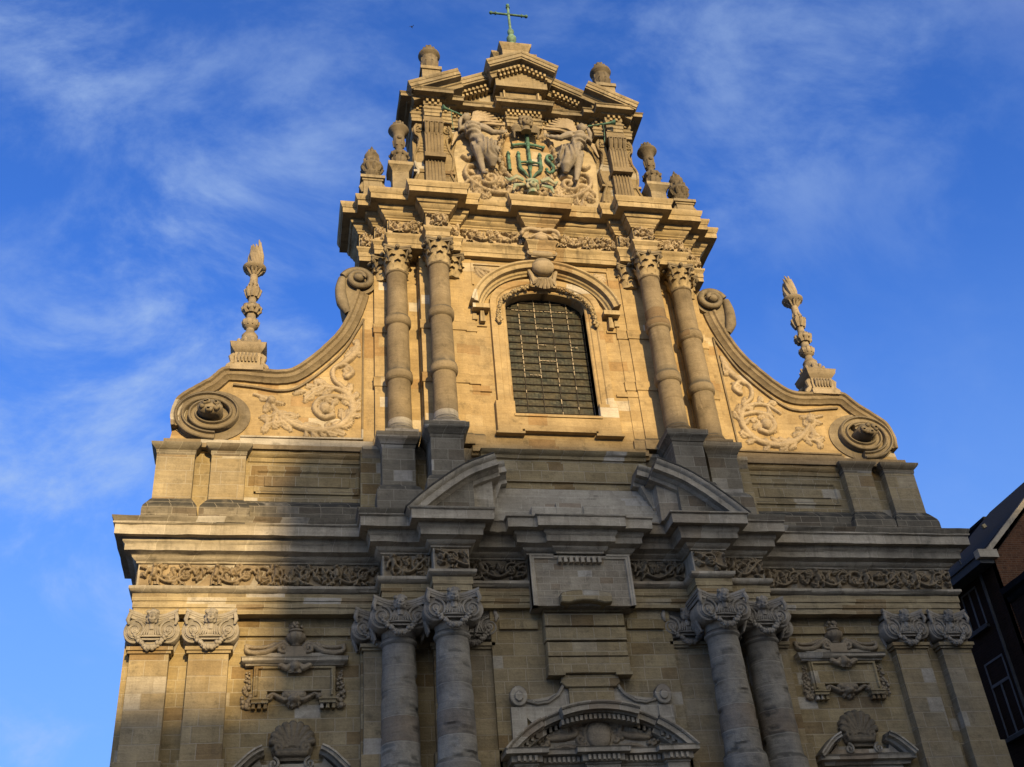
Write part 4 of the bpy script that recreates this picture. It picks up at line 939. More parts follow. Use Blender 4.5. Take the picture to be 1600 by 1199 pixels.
# ---- volute buttresses at the sides of the upper storey
def buttress(s):
    X = (lambda x: x) if s < 0 else (lambda x: -x)
    edge = spl([(-10.82, 18.20), (-10.86, 18.62), (-10.72, 19.12), (-10.30, 19.50), (-9.92, 19.80), (-9.66, 20.10), (-9.5, 20.19), (-9.1, 20.2), (-8.6, 20.16), (-8.0, 20.15), (-7.6, 20.28), (-7.08, 20.76), (-6.47, 21.5), (-6.1, 22.25), (-5.88, 22.95), (-5.80, 23.3)], 6)
    body = edge+[(-5.75, 24.0), (-5.2, 24.0), (-5.2, 17.5), (-10.7, 17.5), (-10.86, 17.9)]
    mb = MB(); mb.prism([(X(x), z) for x, z in body], -.35, .38)
    o = mb.build('scroll_buttress', 'upper', CH)
    mb = MB()
    fl = 1 if s < 0 else -1
    mb.rail([(X(x), z) for x, z in edge], [(-.4, .03), (.62, .03), (.62, -.05), (.56, -.09), (.56, -.20), (.50, -.24), (.46, -.34), (.38, -.36), (-.4, -.2)], flip=fl, j=.006)
    inner = spl([(-9.3, 19.72), (-8.7, 19.66), (-7.94, 19.57), (-7.35, 19.82), (-6.33, 20.9), (-5.85, 21.8), (-5.62, 22.3)], 6)
    mb.rail([(X(x), z) for x, z in inner], [(.3, .04), (.46, .03), (.46, -.03), (.3, -.06)], flip=fl)
    mb.rail([(X(-5.62), 22.3), (X(-5.66), 18.05), (X(-9.0), 18.02)], [(.3, .03), (.44, .03), (.44, -.02), (.3, -.04)], flip=fl)
    mb.box(min(X(-11.0), X(-5.3)), max(X(-11.0), X(-5.3)), -.3, .56, 17.55, 17.80); mb.box(min(X(-9.0), X(-5.3)), max(X(-9.0), X(-5.3)), -.3, .50, 17.80, 17.92)
    mb.build('rim', 'ucolumn', o)
    # the big volute
    mb = MB(); cx, cz = -9.84, 18.66
    mb.prism([(X(x), z) for x, z in arc(cx, cz, 1.08, .84, 0, 360, 40)[:-1]], -.35, .42)
    pts = spiral(cx, cz, .98, .36, 1.62, -PI*.45, -1, 90, e=.76)
    mb.rail([(X(x), z) for x, z in pts], [(.2, -.13), (.60, -.13), (.63, -.10), (.63, -.07), (.555, -.04), (.555, .04), (.63, .07), (.63, .10), (.60, .13), (.2, .13)])
    mb.prism([(X(x), z) for x, z in arc(cx, cz, .34, .22, 0, 360, 24)[:-1]], .3, .95, bev=.08)
    for k in range(14): a = rng.uniform(0, 6.28); mb.blob(X(cx+.22*math.cos(a)), .95, cz+.13*math.sin(a), .08, n=6, m=5)
    mb.build('volute', 'dcarve', o, angle=60)
    mb = MB(); cx, cz = -5.78, 23.72       # the small volute at the top
    mb.prism([(X(x), z) for x, z in arc(cx, cz, .56, .52, 0, 360, 32)[:-1]], -.3, .50)
    pts = spiral(cx, cz, .50, .14, 1.5, PI*.9, -1, 60, e=.92)
    mb.tube([(X(x), .52+.22*i/60, z) for i, (x, z) in enumerate(pts)], [.12, .10, .08], 9); mb.blob(X(cx), .68, cz, .17, .15, .16, 10, 8, .06)
    fil = spl([(-6.24, 23.85), (-6.30, 23.3), (-6.24, 22.8), (-6.12, 22.35)], 5)+[(-6.0, 22.5), (-5.82, 23.2), (-5.6, 23.5), (-5.6, 23.9)]
    mb.prism([(X(x), z) for x, z in fil], -.3, .52)
    mb.tube([(X(x), .55, z) for x, z in spl([(-6.28, 23.75), (-6.33, 23.3), (-6.27, 22.8), (-6.1, 22.4)], 5)], [.12, .17, .19, .10], 9)
    mb.build('volute', 'dcarve', o, angle=60)
    # scrolling acanthus in the field
    rl = Relief(-8.75, -5.7, 18.05, 21.7, .02); rd = random.Random(40+s)
    stem = spl([(-8.7, 19.42), (-8.35, 19.3), (-8.1, 18.95), (-7.8, 18.62), (-7.4, 18.38), (-6.9, 18.28), (-6.3, 18.45), (-5.95, 18.95), (-6.05, 19.5), (-6.5, 19.75), (-6.95, 19.72), (-7.3, 19.45)], 6)
    rl.stroke(stem, [.04, .06, .085, .10, .095, .085, .065, .04], h=1.1)
    rl.stroke(spl([(-6.05, 19.35), (-6.5, 19.45), (-6.9, 19.3), (-7.0, 18.98), (-6.75, 18.72), (-6.5, 18.8)], 6), [.07, .075, .08, .08, .09], h=1.3)
    rl.stroke(spl([(-6.1, 19.7), (-6.45, 20.0), (-6.5, 20.4), (-6.2, 20.6), (-5.95, 20.35), (-6.1, 20.15)], 6), [.06, .07, .06, .07, .09], h=1.3)
    rl.stroke(spl([(-6.3, 20.55), (-6.0, 20.85), (-5.8, 21.2), (-5.78, 21.5)], 6), [.08, .11, .09, .04], h=1.0)
    for st, ks in ((stem, range(6, len(stem)-2, 2)),):
        for k in ks:
            if rd.random() < .35: continue
            p, q = st[k], st[k+1]; ta = math.atan2(q[1]-p[1], q[0]-p[0])
            for sd in (1, -1):
                if rd.random() < .8: rl.leaf(p[0]+sd*.07*math.sin(ta), p[1]-sd*.07*math.cos(ta), ta-sd*rd.uniform(.3, .9), rd.uniform(.24, .42), rd.uniform(.08, .13), rd, h=1.3, lobes=5)
    for p in ((-6.9, 19.0), (-6.75, 19.4), (-6.5, 19.1), (-6.2, 20.4), (-5.9, 21.0), (-5.85, 21.3), (-8.3, 19.2), (-8.2, 18.7), (-8.15, 18.5), (-8.3, 18.45)):
        for k in range(3): rl.leaf(p[0], p[1], rd.uniform(0, 6.28), rd.uniform(.22, .36), .12, rd, h=1.2)
    rl.dome(-8.22, 19.22, .13, .15, h=1.5); rl.dome(-6.72, 19.02, .16, .2, h=1.2)
    mb = MB(); rl.emit(mb, lambda u, v, h: (X(u), .385+h*.85+.03*(h > .002), v), rough=.012); mb.build('acanthus_scroll', 'ucarve', o, angle=70)
    return o
buttress(-1); buttress(1)

# ---- torch finials on the buttresses
def flame(mb, x, d, z, h, r, n=11):
    for k in range(n):
        a = 2*PI*k/n+jit(.2); rr = r*rng.uniform(.4, .8); hh = h*rng.uniform(.6, 1.0)*(1 if k % 3 else 1.1)
        mb.tube([(x+rr*math.cos(a), d+rr*math.sin(a), z), (x+rr*1.1*math.cos(a+.4), d+rr*1.1*math.sin(a+.4), z+hh*.4), (x+rr*.9*math.cos(a+.7), d+rr*.9*math.sin(a+.7), z+hh*.75), (x+rr*.85*math.cos(a+1.1), d+rr*.85*math.sin(a+1.1), z+hh)], [r*.42, r*.40, r*.27, .02], 7)
    mb.lathe(x, d, [(r*.7, z), (r*.65, z+h*.45), (.02, z+h*.65)], 10)
def leaves(mb, x, d, z, r, n, w, h, out=.06, drop=0):
    for k in range(n):
        a = 2*PI*k/n; ca, sa = math.cos(a), math.sin(a)
        mb.tube([(x+r*ca, d+r*sa, z), (x+(r+out*.5)*ca, d+(r+out*.5)*sa, z+h*.5), (x+(r+out)*ca, d+(r+out)*sa, z+h), (x+(r+out*1.3)*ca, d+(r+out*1.3)*sa, z+h*.8)], [w*.8, w, w*.8, w*.3], 6)
def torch(s):
    x, d = s*8.95, .15
    mb = MB()
    mb.box(x-.36, x+.36, d-.36, d+.40, 20.15, 20.9); mb.box(x-.46, x+.46, d-.44, d+.50, 20.12, 20.30)
    mb.sweep([(x-.36, d-.4), (x-.36, d+.40), (x+.36, d+.40), (x+.36, d-.4)], [(0, 20.78), (.04, 20.82), (.12, 20.92), (.14, 21.02), (.16, 21.06), (-.3, 21.1)])
    for q in (-1, 1):
        mb.tube([(x+q*.34, d+.28, 20.80), (x+q*.46, d+.30, 20.66), (x+q*.42, d+.30, 20.46), (x+q*.52, d+.30, 20.34), (x+q*.58, d+.30, 20.26)], [.07, .09, .07, .09, .06], 8)
        mb.tube([(x+q*.34, d-.25, 20.80), (x+q*.46, d-.25, 20.66), (x+q*.42, d-.25, 20.46), (x+q*.56, d-.25, 20.28)], [.07, .09, .07, .07], 8)
    for k in range(6): mb.tube([(x-.25+.1*k, d+.42, 20.75), (x-.25+.1*k, d+.47, 20.6), (x-.25+.1*k, d+.43, 20.45)], [.03, .05, .03], 6)
    o = mb.build('torch_pedestal', 'carve', CH)
    mb = MB()
    mb.lathe(x, d, [(.46, 21.08), (.45, 21.16), (.36, 21.26), (.30, 21.40), (.22, 21.60), (.24, 21.64), (.20, 21.7), (.13, 21.80), (.12, 21.9), (.17, 21.94), (.24, 22.04), (.245, 22.18), (.17, 22.26), (.14, 22.34), (.13, 22.5), (.20, 22.56), (.22, 22.7), (.15, 22.80), (.115, 22.95), (.12, 23.1), (.16, 23.14), (.21, 23.28), (.22, 23.44), (.15, 23.46), (.125, 23.7), (.115, 24.0), (.13, 24.1), (.20, 24.13), (.34, 24.21), (.36, 24.28), (.28, 24.36), (.15, 24.4)], 22, flute=11, fl=(22.0, 22.22))
    leaves(mb, x, d, 21.22, .33, 10, .06, .16, .06); leaves(mb, x, d, 22.48, .15, 8, .09, .26, .12); leaves(mb, x, d, 23.1, .14, 8, .06, .32, .10); leaves(mb, x, d, 22.0, .2, 10, .04, .18, .05); leaves(mb, x, d, 24.0, .11, 10, .04, .2, .16); leaves(mb, x, d, 23.7, .11, 8, .03, -.18, .05)
    for k in range(10): a = 2*PI*k/10; mb.blob(x+.24*math.cos(a), d+.24*math.sin(a), 22.62+jit(.04), .075, n=6, m=5, rough=.1)
    flame(mb, x, d, 24.36, .98, .23)
    mb.build('torch', 'carve', o, angle=50); return o
torch(-1); torch(1)

# ---- gable storey
GS = .515
def gz(x): return 34.02-GS*abs(x)
mb = MB()
mb.prism([(-3.95, 26.4), (-3.95, gz(3.95)-.12), (0, gz(0)-.12), (3.95, gz(3.95)-.12), (3.95, 26.4)], DB+.9, .58)
GW = mb.build('gable_wall', 'gwall', CH)
mb = MB(); mb.prism([(-2.4, 27.2), (-2.55, 29.5), (-2.3, 30.9), (-.8, 31.2), (.8, 31.2), (2.3, 30.9), (2.55, 29.5), (2.4, 27.2)], .5, .63, bev=.02); mb.build('panel', 'plaster', GW)
GP = [(-3.98, DB+.9), (-3.98, .86), (-3.57, .86), (-3.57, 1.15), (-2.98, 1.15), (-2.98, .86), (-2.58, .86), (-2.58, .66), (-.63, .66), (-.63, 1.0)]
GP = GP+[(-x, d) for x, d in reversed(GP)]
GPR = [(-.8, 30.78), (0, 30.78), (0, 30.92), (.02, 30.93), (.02, 31.06), (.06, 31.09), (.06, 31.13), (0, 31.15), (0, 31.28), (.03, 31.30), (.03, 31.50), (.16, 31.51), (.18, 31.55), (.40, 31.56), (.40, 31.69), (.42, 31.70), (.45, 31.74), (-.8, 31.80)]
GE = MB().sweep(GP, GPR).build('gable_entablature', 'gtrim', CH)
mb = MB()
for (xa, da), (xb, db) in zip(GP, GP[1:]):
    if da == db and xb-xa > .25:
        n = max(2, int((xb-xa)/.15))
        for k in range(n):
            x = xa+(k+.5)*(xb-xa)/n; mb.box(x-.04, x+.04, da, da+.13, 31.37, 31.50); x2 = x+.5*(xb-xa)/n
            if k < n-1: mb.box(x2-.04, x2+.04, da, da+.08, 31.29, 31.38)
mb.build('dentils', 'utrim', GE)
mb = MB(); dm = MB()
def rk(d, t=.30): return [(d-1.2, 0), (d, 0), (d, -.03), (d-.03, -.10), (d-.05, -.11), (d-.05, -.25), (d-.09, -.26), (d-.09, -t-.02), (d-.3, -t-.03), (d-.33, -t-.10), (d-.38, -t-.12), (d-.40, -t-.26), (d-1.2, -t-.26)]
for x0, x1, d in ((-4.18, -2.40, 1.66), (-2.55, -1.2, 1.16)):
    for s in (1, -1):
        p = [(x0, gz(x0)), ((x0+x1)/2, gz((x0+x1)/2)), (x1, gz(x1))]; p = [(q[0]*s, q[1]) for q in p]
        mb.rail(p, rk(d), flip=s)
        n = int((x1-x0)/.15)
        for k in range(n):
            x = x0+(k+.5)*(x1-x0)/n
            if d < 1.5: dm.box(s*x-.04, s*x+.04, d-.6, d-.22, gz(x)-.56, gz(x)-.44); dm.box(s*x-.04+.075, s*x+.04+.075, d-.6, d-.28, gz(x)-.66, gz(x)-.56)
mb.rail([(-1.34, gz(1.34)+.05), (-.7, gz(.7)+.05), (0, gz(0)+.05), (.7, gz(.7)+.05), (1.34, gz(1.34)+.05)], rk(1.70))
for s in (-1, 1):
    for k in range(6): x = s*(.09+.15*k); dm.box(x-.04, x+.04, .7, 1.46, gz(x)-.55, gz(x)-.43); dm.box(x-.04+.07, x+.04+.07, .7, 1.38, gz(x)-.65, gz(x)-.55)
    mb.prism([(s*4.0, 31.7), (s*4.0, gz(4.0)-.2), (s*2.55, gz(2.55)-.2), (s*2.55, 31.7)], .5, 1.18)
mb.prism([(-.95, 32.6), (-.95, gz(.95)-.35), (0, gz(0)-.35), (.95, gz(.95)-.35), (.95, 32.6)], .5, 1.22); mb.prism([(-.76, 31.7), (-.76, gz(.95)-.45), (0, gz(0)-.6), (.76, gz(.95)-.45), (.76, 31.7)], .5, .96)
RC = mb.build('raking_cornice', 'gtrim', CH); dm.build('dentils', 'utrim', RC)
mb = MB(); mb.rail([(-.66, 31.8), (-.66, 32.75), (0, 33.12), (.66, 32.75), (.66, 31.8)], [(.9, 0), (1.06, 0), (1.06, -.05), (.98, -.1), (.9, -.1)]); mb.build('tympanum_frame', 'utrim', RC)
mb = MB()   # cap blocks and cross base on the ridge
mb.box(-.50, .50, .1, .95, 33.4, 35.1); mb.sweep([(-.50, .1), (-.50, .95), (.50, .95), (.50, .1)], [(0, 34.95), (.03, 35.0), (.06, 35.1), (.10, 35.14), (.12, 35.26), (-.6, 35.3)])
mb.box(-.74, .74, -.2, .62, 33.2, 34.9); mb.sweep([(-.74, -.3), (-.74, .62), (.74, .62), (.74, -.3)], [(0, 34.8), (.03, 34.85), (.08, 34.95), (.12, 35.0), (.13, 35.1), (-.6, 35.14)])
mb.box(-.25, .25, .3, .9, 35.2, 35.42)
mb.build('ridge_block', 'gtrim', CH)

# ---- herm pilasters and side consoles of the gable
def herm(s):
    x = s*3.27; mb = MB()
    mb.box(x-.36, x+.36, .5, 1.14, 26.5, 27.5); mb.box(x-.40, x+.40, .5, 1.2, 27.3, 27.45)
    mb.box(x-.34, x+.34, .5, 1.04, 27.45, 28.75, taper=.02); mb.box(x-.36, x+.36, .5, 1.22, 28.74, 28.93); mb.box(x-.30, x+.30, .5, 1.10, 28.93, 30.0, taper=-.02)
    mb.box(x-.37, x+.37, .5, 1.2, 30.40, 30.5); mb.box(x-.33, x+.33, .5, 1.12, 30.5, 30.78)
    for k in range(5):
        xx = x-.22+.11*k
        mb.tube([(xx, 1.04, 27.5), (xx, 1.05, 28.72)], .020, 7); mb.tube([(xx, 1.10, 28.98), (xx, 1.13, 29.6), (xx, 1.14, 29.95)], .021, 7)
    for k in range(4): mb.tube([(x-.24+.16*k, 1.08, 29.92), (x-.25+.165*k, 1.2, 30.2), (x-.26+.17*k, 1.26, 30.38), (x-.26+.17*k, 1.30, 30.28)], [.07, .09, .08, .04], 7)
    return mb.build('herm_pilaster', 'ucolumn', CH)
def console(x, s):
    """S-shaped side console, s = side towards which it swells"""
    o = spl([(0, 30.70), (.26, 30.68), (.40, 30.45), (.38, 30.15), (.24, 29.95), (.30, 29.5), (.44, 29.1), (.40, 28.6), (.32, 28.35), (.46, 27.9), (.52, 27.4), (.50, 26.9)], 6)+[(.5, 26.5), (0, 26.5)]
    mb = MB(); mb.prism([(x+s*a, z) for a, z in o], .3, .82, bev=.03)
    mb.tube([(q[0], .84, q[1]) for q in spiral(x+s*.2, 30.38, .17, .03, 1.5, PI/2, -s, 26)], .04, 7)
    mb.tube([(x+s*(a-.06), .84, z) for a, z in o[8:-10]], .045, 7); mb.box(min(x, x+s*.42), max(x, x+s*.42), .3, .86, 28.32, 28.42)
    for k in range(4): mb.box(min(x+s*.05, x+s*(.33-.03*k)), max(x+s*.05, x+s*(.33-.03*k)), .3, .84, 29.3+.14*k, 29.37+.14*k)
    return mb.build('side_console', 'gwall', CH)
for s in (-1, 1):
    herm(s); console(s*3.55, s); console(s*2.98, -s)

# ---- relief of the monogram, angels and garlands
EM = empty('emblem', (0, 0, 0), CH)
mb = MB(); mb.prism(arc(.04, 29.62, .88, 1.38, 0, 360, 40)[:-1], .6, .72, bev=.04); mb.build('oval_panel', 'upper', EM)
rl = Relief(-2.35, 2.35, 27.3, 31.4, .022); rd = random.Random(77)
for s in (-1, 1):
    for k in range(58):
        t = k/57; a = R(62-140*t); px, pz = .04+s*1.02*math.cos(a), 29.6+1.48*math.sin(a); rl.dome(px+jit(.06), pz+jit(.03), rd.uniform(.05, .09), h=1.5)
        if k % 3 == 0: rl.leaf(px, pz, rd.uniform(0, 6.28), .2, .07, rd, h=1.1)
    rl.stroke(spiral(s*1.38, 28.35, .42, .06, 1.5, PI/2*(1+s*.3), -s, 44), [.07, .09, .08], h=1.6)
    rl.stroke(spl([(s*.5, 27.9), (s*.95, 27.75), (s*1.5, 27.8), (s*1.95, 28.1), (s*2.2, 28.5), (s*2.1, 28.9), (s*1.85, 28.95)]), [.06, .08, .09, .08, .05], h=1.4)
    rl.stroke(spl([(s*2.25, 29.4), (s*2.05, 29.25), (s*1.9, 29.4), (s*1.7, 29.3)]), [.06, .08, .08, .04], h=1.2)
    rl.stroke(spl([(s*1.5, 28.2), (s*1.7, 28.35), (s*2.0, 28.3), (s*2.3, 28.0)]), [.05, .09, .10, .05], h=1.2)
    for k in range(46): rl.leaf(s*rd.uniform(.5, 2.1), rd.uniform(27.6, 28.7), rd.uniform(0, 6.28), .34, .13, rd, h=1.5)
    for k in range(20): rl.dome(s*rd.uniform(.15, .8), 27.95+jit(.25), rd.uniform(.05, .11), h=1.4)
    rl.stroke(spl([(s*.15, 31.1), (s*.45, 31.2), (s*.7, 31.0), (s*.75, 30.7), (s*.5, 30.55)]), [.09, .11, .12, .10, .07], h=1.3)
    for k in range(12): rl.leaf(s*rd.uniform(.25, .8), rd.uniform(30.55, 31.2), rd.uniform(0, 6.28), .28, .11, rd, h=1.2)
mb = MB(); rl.emit(mb, lambda u, v, h: (u, .635+h*1.5+.03*(h > .002), v), rough=.012); mb.build('relief_carving', 'ucarve', EM, angle=70)
def cherub(name, x, d, z, sc, mat, parent):
    mb = MB(); q = lambda a: a*sc
    mb.blob(x, d, z, q(.19), q(.19), q(.23), 14, 12); mb.blob(x, d+q(.08), z-q(.12), q(.13), q(.13), q(.1)); mb.tube([(x, d+q(.17), z+q(.03)), (x, d+q(.25), z-q(.05)), (x, d+q(.2), z-q(.07))], [q(.025), q(.045), q(.03)], 6)
    for s in (-1, 1):
        mb.blob(x+s*q(.11), d+q(.14), z-q(.06), q(.075)); mb.blob(x+s*q(.075), d+q(.175), z+q(.03), q(.035)); mb.tube([(x+s*q(.03), d+q(.2), z+q(.09)), (x+s*q(.1), d+q(.185), z+q(.1)), (x+s*q(.15), d+q(.14), z+q(.06))], q(.025), 5)
        for k in range(7): mb.blob(x+s*q(.16+.06*rng.random()), d+jit(q(.05)), z-q(.15)+k*q(.07), q(.075))
    mb.blob(x, d+q(.19), z-q(.12), q(.055), q(.035), q(.02))
    for k in range(11): a = PI*k/10; mb.blob(x+q(.17)*math.cos(a), d+q(.06), z+q(.12)+q(.12)*math.sin(a), q(.075)); 
    mb.tube([(x, d-q(.05), z-q(.15)), (x, d-q(.1), z-q(.38))], [q(.12), q(.22)], 10)
    return mb.build(name, mat, parent, voxel=.02, angle=60)
cherub('cherub_head', .02, 1.12, 30.86, .95, 'dcarve', EM)
mb = MB()
for s in (-1, 1):
    for k in range(6): mb.tube([(s*.16, 1.05, 30.72-.04*k), (s*(.34+.02*k), 1.1, 30.78-.07*k), (s*(.52-.02*k), 1.02, 30.68-.10*k)], [.05, .06, .025], 7, flat=.7)
mb.build('cherub_wings', 'dcarve', EM)
cherub('cherub_head', .03, .98, 27.98, .85, 'stained', EM)

def angel(s):
    """a robed flying angel blowing a trumpet; s = -1 left, 1 right of the emblem"""
    X = lambda x: s*abs(x)
    mb = MB()
    hx, hz = 2.10, 30.95
    T = lambda *p: [(X(a), b, c) for a, b, c in p]
    mb.blob(X(hx), 1.02, hz, .15, .16, .19, 14, 12)                      # head
    for k in range(16): a = rng.uniform(0, 6.28); mb.blob(X(hx-.03+.10*math.cos(a)), .96+.1*math.sin(a), hz+.07+.09*rng.random(), .07)
    mb.tube([(X(hx+.1), 1.10, hz+.02), (X(hx+.18), 1.12, hz-.03), (X(hx+.13), 1.12, hz-.06)], [.03, .04, .03], 6)
    mb.tube(T((hx-.02, .98, hz-.1), (hx-.06, .95, hz-.26)), [.085, .10], 10)   # neck
    mb.tube(T((2.0, .93, 30.70), (1.95, .98, 30.50), (1.86, 1.0, 30.22), (1.76, .98, 29.98), (1.68, .98, 29.75)), [.18, .28, .27, .24, .28], 14)   # torso
    mb.tube(T((1.74, .98, 29.95), (1.60, 1.04, 29.6), (1.42, 1.10, 29.25), (1.30, 1.04, 28.95), (1.28, .95, 28.72)), [.25, .33, .30, .20, .09], 16)   # robe over the raised thigh
    mb.tube(T((1.76, 1.0, 29.7), (1.74, 1.06, 29.3), (1.72, 1.03, 28.98), (1.66, .99, 28.64), (1.62, .96, 28.40)), [.24, .21, .13, .105, .065], 12)   # standing leg
    mb.tube(T((1.62, .96, 28.42), (1.58, 1.06, 28.30), (1.52, 1.12, 28.27)), [.06, .07, .04], 8)   # foot
    mb.tube(T((1.84, 1.02, 30.58), (1.5, 1.12, 30.42), (1.2, 1.08, 30.28), (.86, .98, 30.42)), [.15, .14, .115, .075], 10)   # arm towards the emblem
    mb.blob(X(.80), .98, 30.46, .07, .05, .09); 
    for k in range(4): mb.tube(T((.79, .99, 30.47), (.72-.01*k, 1.0, 30.44+.04*k), (.66, .99, 30.42+.045*k)), .02, 5)
    mb.tube(T((2.12, .98, 30.58), (2.36, 1.0, 30.35), (2.34, 1.08, 30.62), (2.28, 1.12, 30.86)), [.12, .10, .08, .055], 10)   # arm holding the trumpet
    for k in range(4): mb.tube(T((2.28, 1.12, 30.86), (2.30+.02*k, 1.18, 30.89), (2.28+.03*k, 1.14, 30.94)), .02, 5)
    mb.tube(T((1.6, 1.1, 29.9), (1.25, 1.12, 29.75), (1.1, 1.06, 29.45), (1.2, 1.0, 29.2), (1.0, .95, 28.95)), [.09, .12, .12, .10, .05], 9)   # fluttering cloth
    mb.tube(T((1.5, 1.06, 29.6), (1.25, 1.1, 29.5), (1.15, 1.02, 29.2)), [.08, .11, .06], 8)
    o = mb.build('angel', 'statue', EM, voxel=.02, angle=65)
    me = o.data; nrm = [v.normal.copy() for v in me.vertices]
    for v, n in zip(me.vertices, nrm):      # the folds of the drapery
        x, z = abs(v.co.x), v.co.z
        w = min(1, max(0, (30.75-z)/.15))*min(1, max(0, (z-28.95)/.2))
        if z < 29.5 and x > 1.6: w *= .15
        if z > 30.15 and (x < 1.66 or x > 2.12): w *= .2
        ph = 30*(x*.75-(z-29.6)*.42+.25*math.sin(2.4*z+x*3)+.10*noise.noise(v.co*2.5))
        f = math.sin(ph); f = f if f > 0 else f*1.2
        v.co += n*(.034*w*f)
    # wings of overlapping feathers
    mb = MB()
    for k in range(8):
        t = k/7; ex, ez = 1.55-.85*t*(1.0), 31.62-.75*t**1.2+.12*math.sin(3*t)
        mb.tube(T((1.90, .86, 30.72), ((1.9+ex)/2+.02, .92-.01*k, (30.72+ez)/2+.16), (ex, .84+.01*k, ez)), [.06, .10, .035], 7, flat=.8)
    for k in range(9):
        t = k/8; mb.tube(T((1.95, .9, 30.78), (1.78-.22*t, .97, 31.12-.16*t), (1.5-.35*t, .92, 31.30-.28*t)), [.05, .07, .02], 7, flat=.6)
    for k in range(9):
        t = k/8; ex, ez = 2.62-.22*t, 29.75+.5*t
        mb.tube(T((2.15, .80, 30.60), (2.45-.05*t, .86, 30.3), (ex, .82, ez)), [.05, .085, .02], 7, flat=.5)
    mb.build('wings', 'ucarve', o)
    mb = MB(); bx, bz = (2.98, 30.92) if s < 0 else (3.22, 30.95)
    p0 = Vector((X(2.26), 1.2, 30.88)); p1 = Vector((X(bx), 1.42, bz+.02))
    mb.tube([tuple(p0.lerp(p1, t)) for t in (0, .3, .6, .8, .9, .97, 1.0)], [.025, .03, .036, .05, .065, .10, .11], 12)
    mb.tube([tuple(p0.lerp(p1, .55)), tuple(p0.lerp(p1, .56)+Vector((0, 0, -.35))), tuple(p0.lerp(p1, .5)+Vector((0, -.02, -.9)))], .012, 5)
    mb.build('trumpet', 'copper', o)
    return o
angel(-1); angel(1)
# the monogram: I H S, a cross rising from the H and three nails below
mb = MB(); d = .82
def balus(x, z0, z1, r=.06):
    L = z1-z0; mb.lathe(x, d, [(r*1.2, z0), (r*1.3, z0+.05), (r*.8, z0+.09), (r, z0+.2*L), (r*1.1, z0+.45*L), (r*.85, z0+.5*L), (r*1.1, z0+.55*L), (r, z0+.8*L), (r*.8, z1-.09), (r*1.35, z1-.05), (r*1.2, z1)], 10); mb.blob(x, d, z1+.05, r*.8)
balus(-.66, 28.76, 29.58); balus(-.30, 29.0, 29.62); balus(.46, 29.0, 29.62)
mb.tube([(-.30, d, 29.02), (-.27, d, 28.86), (-.14, d, 28.72), (-.02, d, 28.5)], [.07, .07, .055, .02], 8); mb.tube([(.46, d, 29.02), (.43, d, 28.86), (.28, d, 28.72), (.12, d, 28.5)], [.07, .07, .055, .02], 8)
mb.tube([(-.30, d, 29.20), (-.1, d, 29.22), (.08, d, 29.22), (.28, d, 29.22), (.46, d, 29.20)], [.045, .04, .07, .04, .045], 9); mb.blob(.08, d+.03, 29.21, .085)
balus(.08, 29.3, 30.06, .06); balus(.08, 30.14, 30.56, .07)
mb.tube([(-.50, d, 29.98), (-.40, d, 30.03), (-.2, d, 30.08), (.08, d, 30.10), (.36, d, 30.08), (.56, d, 30.03), (.66, d, 29.98)], [.08, .045, .05, .06, .05, .045, .08], 9); mb.blob(.08, d+.03, 30.10, .085)
mb.tube([(x, d, z) for x, z in spl([(.92, 29.50), (.86, 29.62), (.74, 29.60), (.70, 29.45), (.80, 29.28), (.90, 29.12), (.88, 28.9), (.74, 28.80), (.64, 28.9)], 5)], [.035, .055, .055, .06, .06, .06, .055, .055, .035], 9); mb.blob(.9, d, 29.46, .06); mb.blob(.65, d, 28.95, .06)
mb.tube([(.06, d, 28.98), (.06, d, 28.85), (.06, d, 28.4)], [.085, .05, .015], 8); mb.blob(.06, d, 29.0, .085, .085, .04)
mb.build('monogram', 'copper', EM)
for s in (-1, 1):
    mb = MB(); mb.tube([(.05+s*.3, .95, 28.22), (.05+s*.55, 1.0, 28.3), (.05+s*.8, .92, 28.18), (.05+s*.92, .88, 28.35)], [.07, .10, .07, .03], 8, flat=.6)
    mb.tube([(.05+s*.3, .97, 28.0), (.05+s*.62, 1.0, 27.9), (.05+s*.7, .95, 27.7)], [.05, .08, .04], 8, flat=.6)
    mb.build('ribbon', 'stained', EM)

# ---- urns
def urn_low(s):
    x, d = s*5.36, .75; mb = MB()
    mb.box(x-.30, x+.30, d-.30, d+.3, 26.55, 27.62); mb.box(x-.40, x+.40, d-.42, d+.38, 27.62, 27.74); mb.box(x-.34, x+.34, d-.35, d+.33, 27.54, 27.62)
    for q in (-1, 1): mb.tube([(x+q*.30, d+.2, 27.5), (x+q*.38, d+.2, 27.3), (x+q*.32, d+.2, 27.1)], [.06, .08, .04], 7)
    o = mb.build('urn_pedestal', 'gtrim', CH); mb = MB()
    mb.lathe(x, d, [(.16, 27.74), (.18, 27.8), (.14, 27.84), (.18, 27.9), (.26, 28.05), (.29, 28.2), (.30, 28.3), (.35, 28.34), (.38, 28.42), (.34, 28.5), (.26, 28.58), (.22, 28.72), (.24, 28.82), (.255, 28.86), (.25, 28.95), (.18, 29.0), (.15, 29.08), (.12, 29.18), (.06, 29.3), (.02, 29.42)], 22, flute=10, fl=(27.9, 28.3))
    leaves(mb, x, d, 28.16, .24, 9, .075, .2, .12); leaves(mb, x, d, 28.5, .24, 9, .055, .22, .03); leaves(mb, x, d, 29.0, .14, 8, .05, .15, .0); leaves(mb, x, d, 27.9, .16, 10, .045, .2, .09)
    mb.build('urn', 'urn', o, angle=50); return o
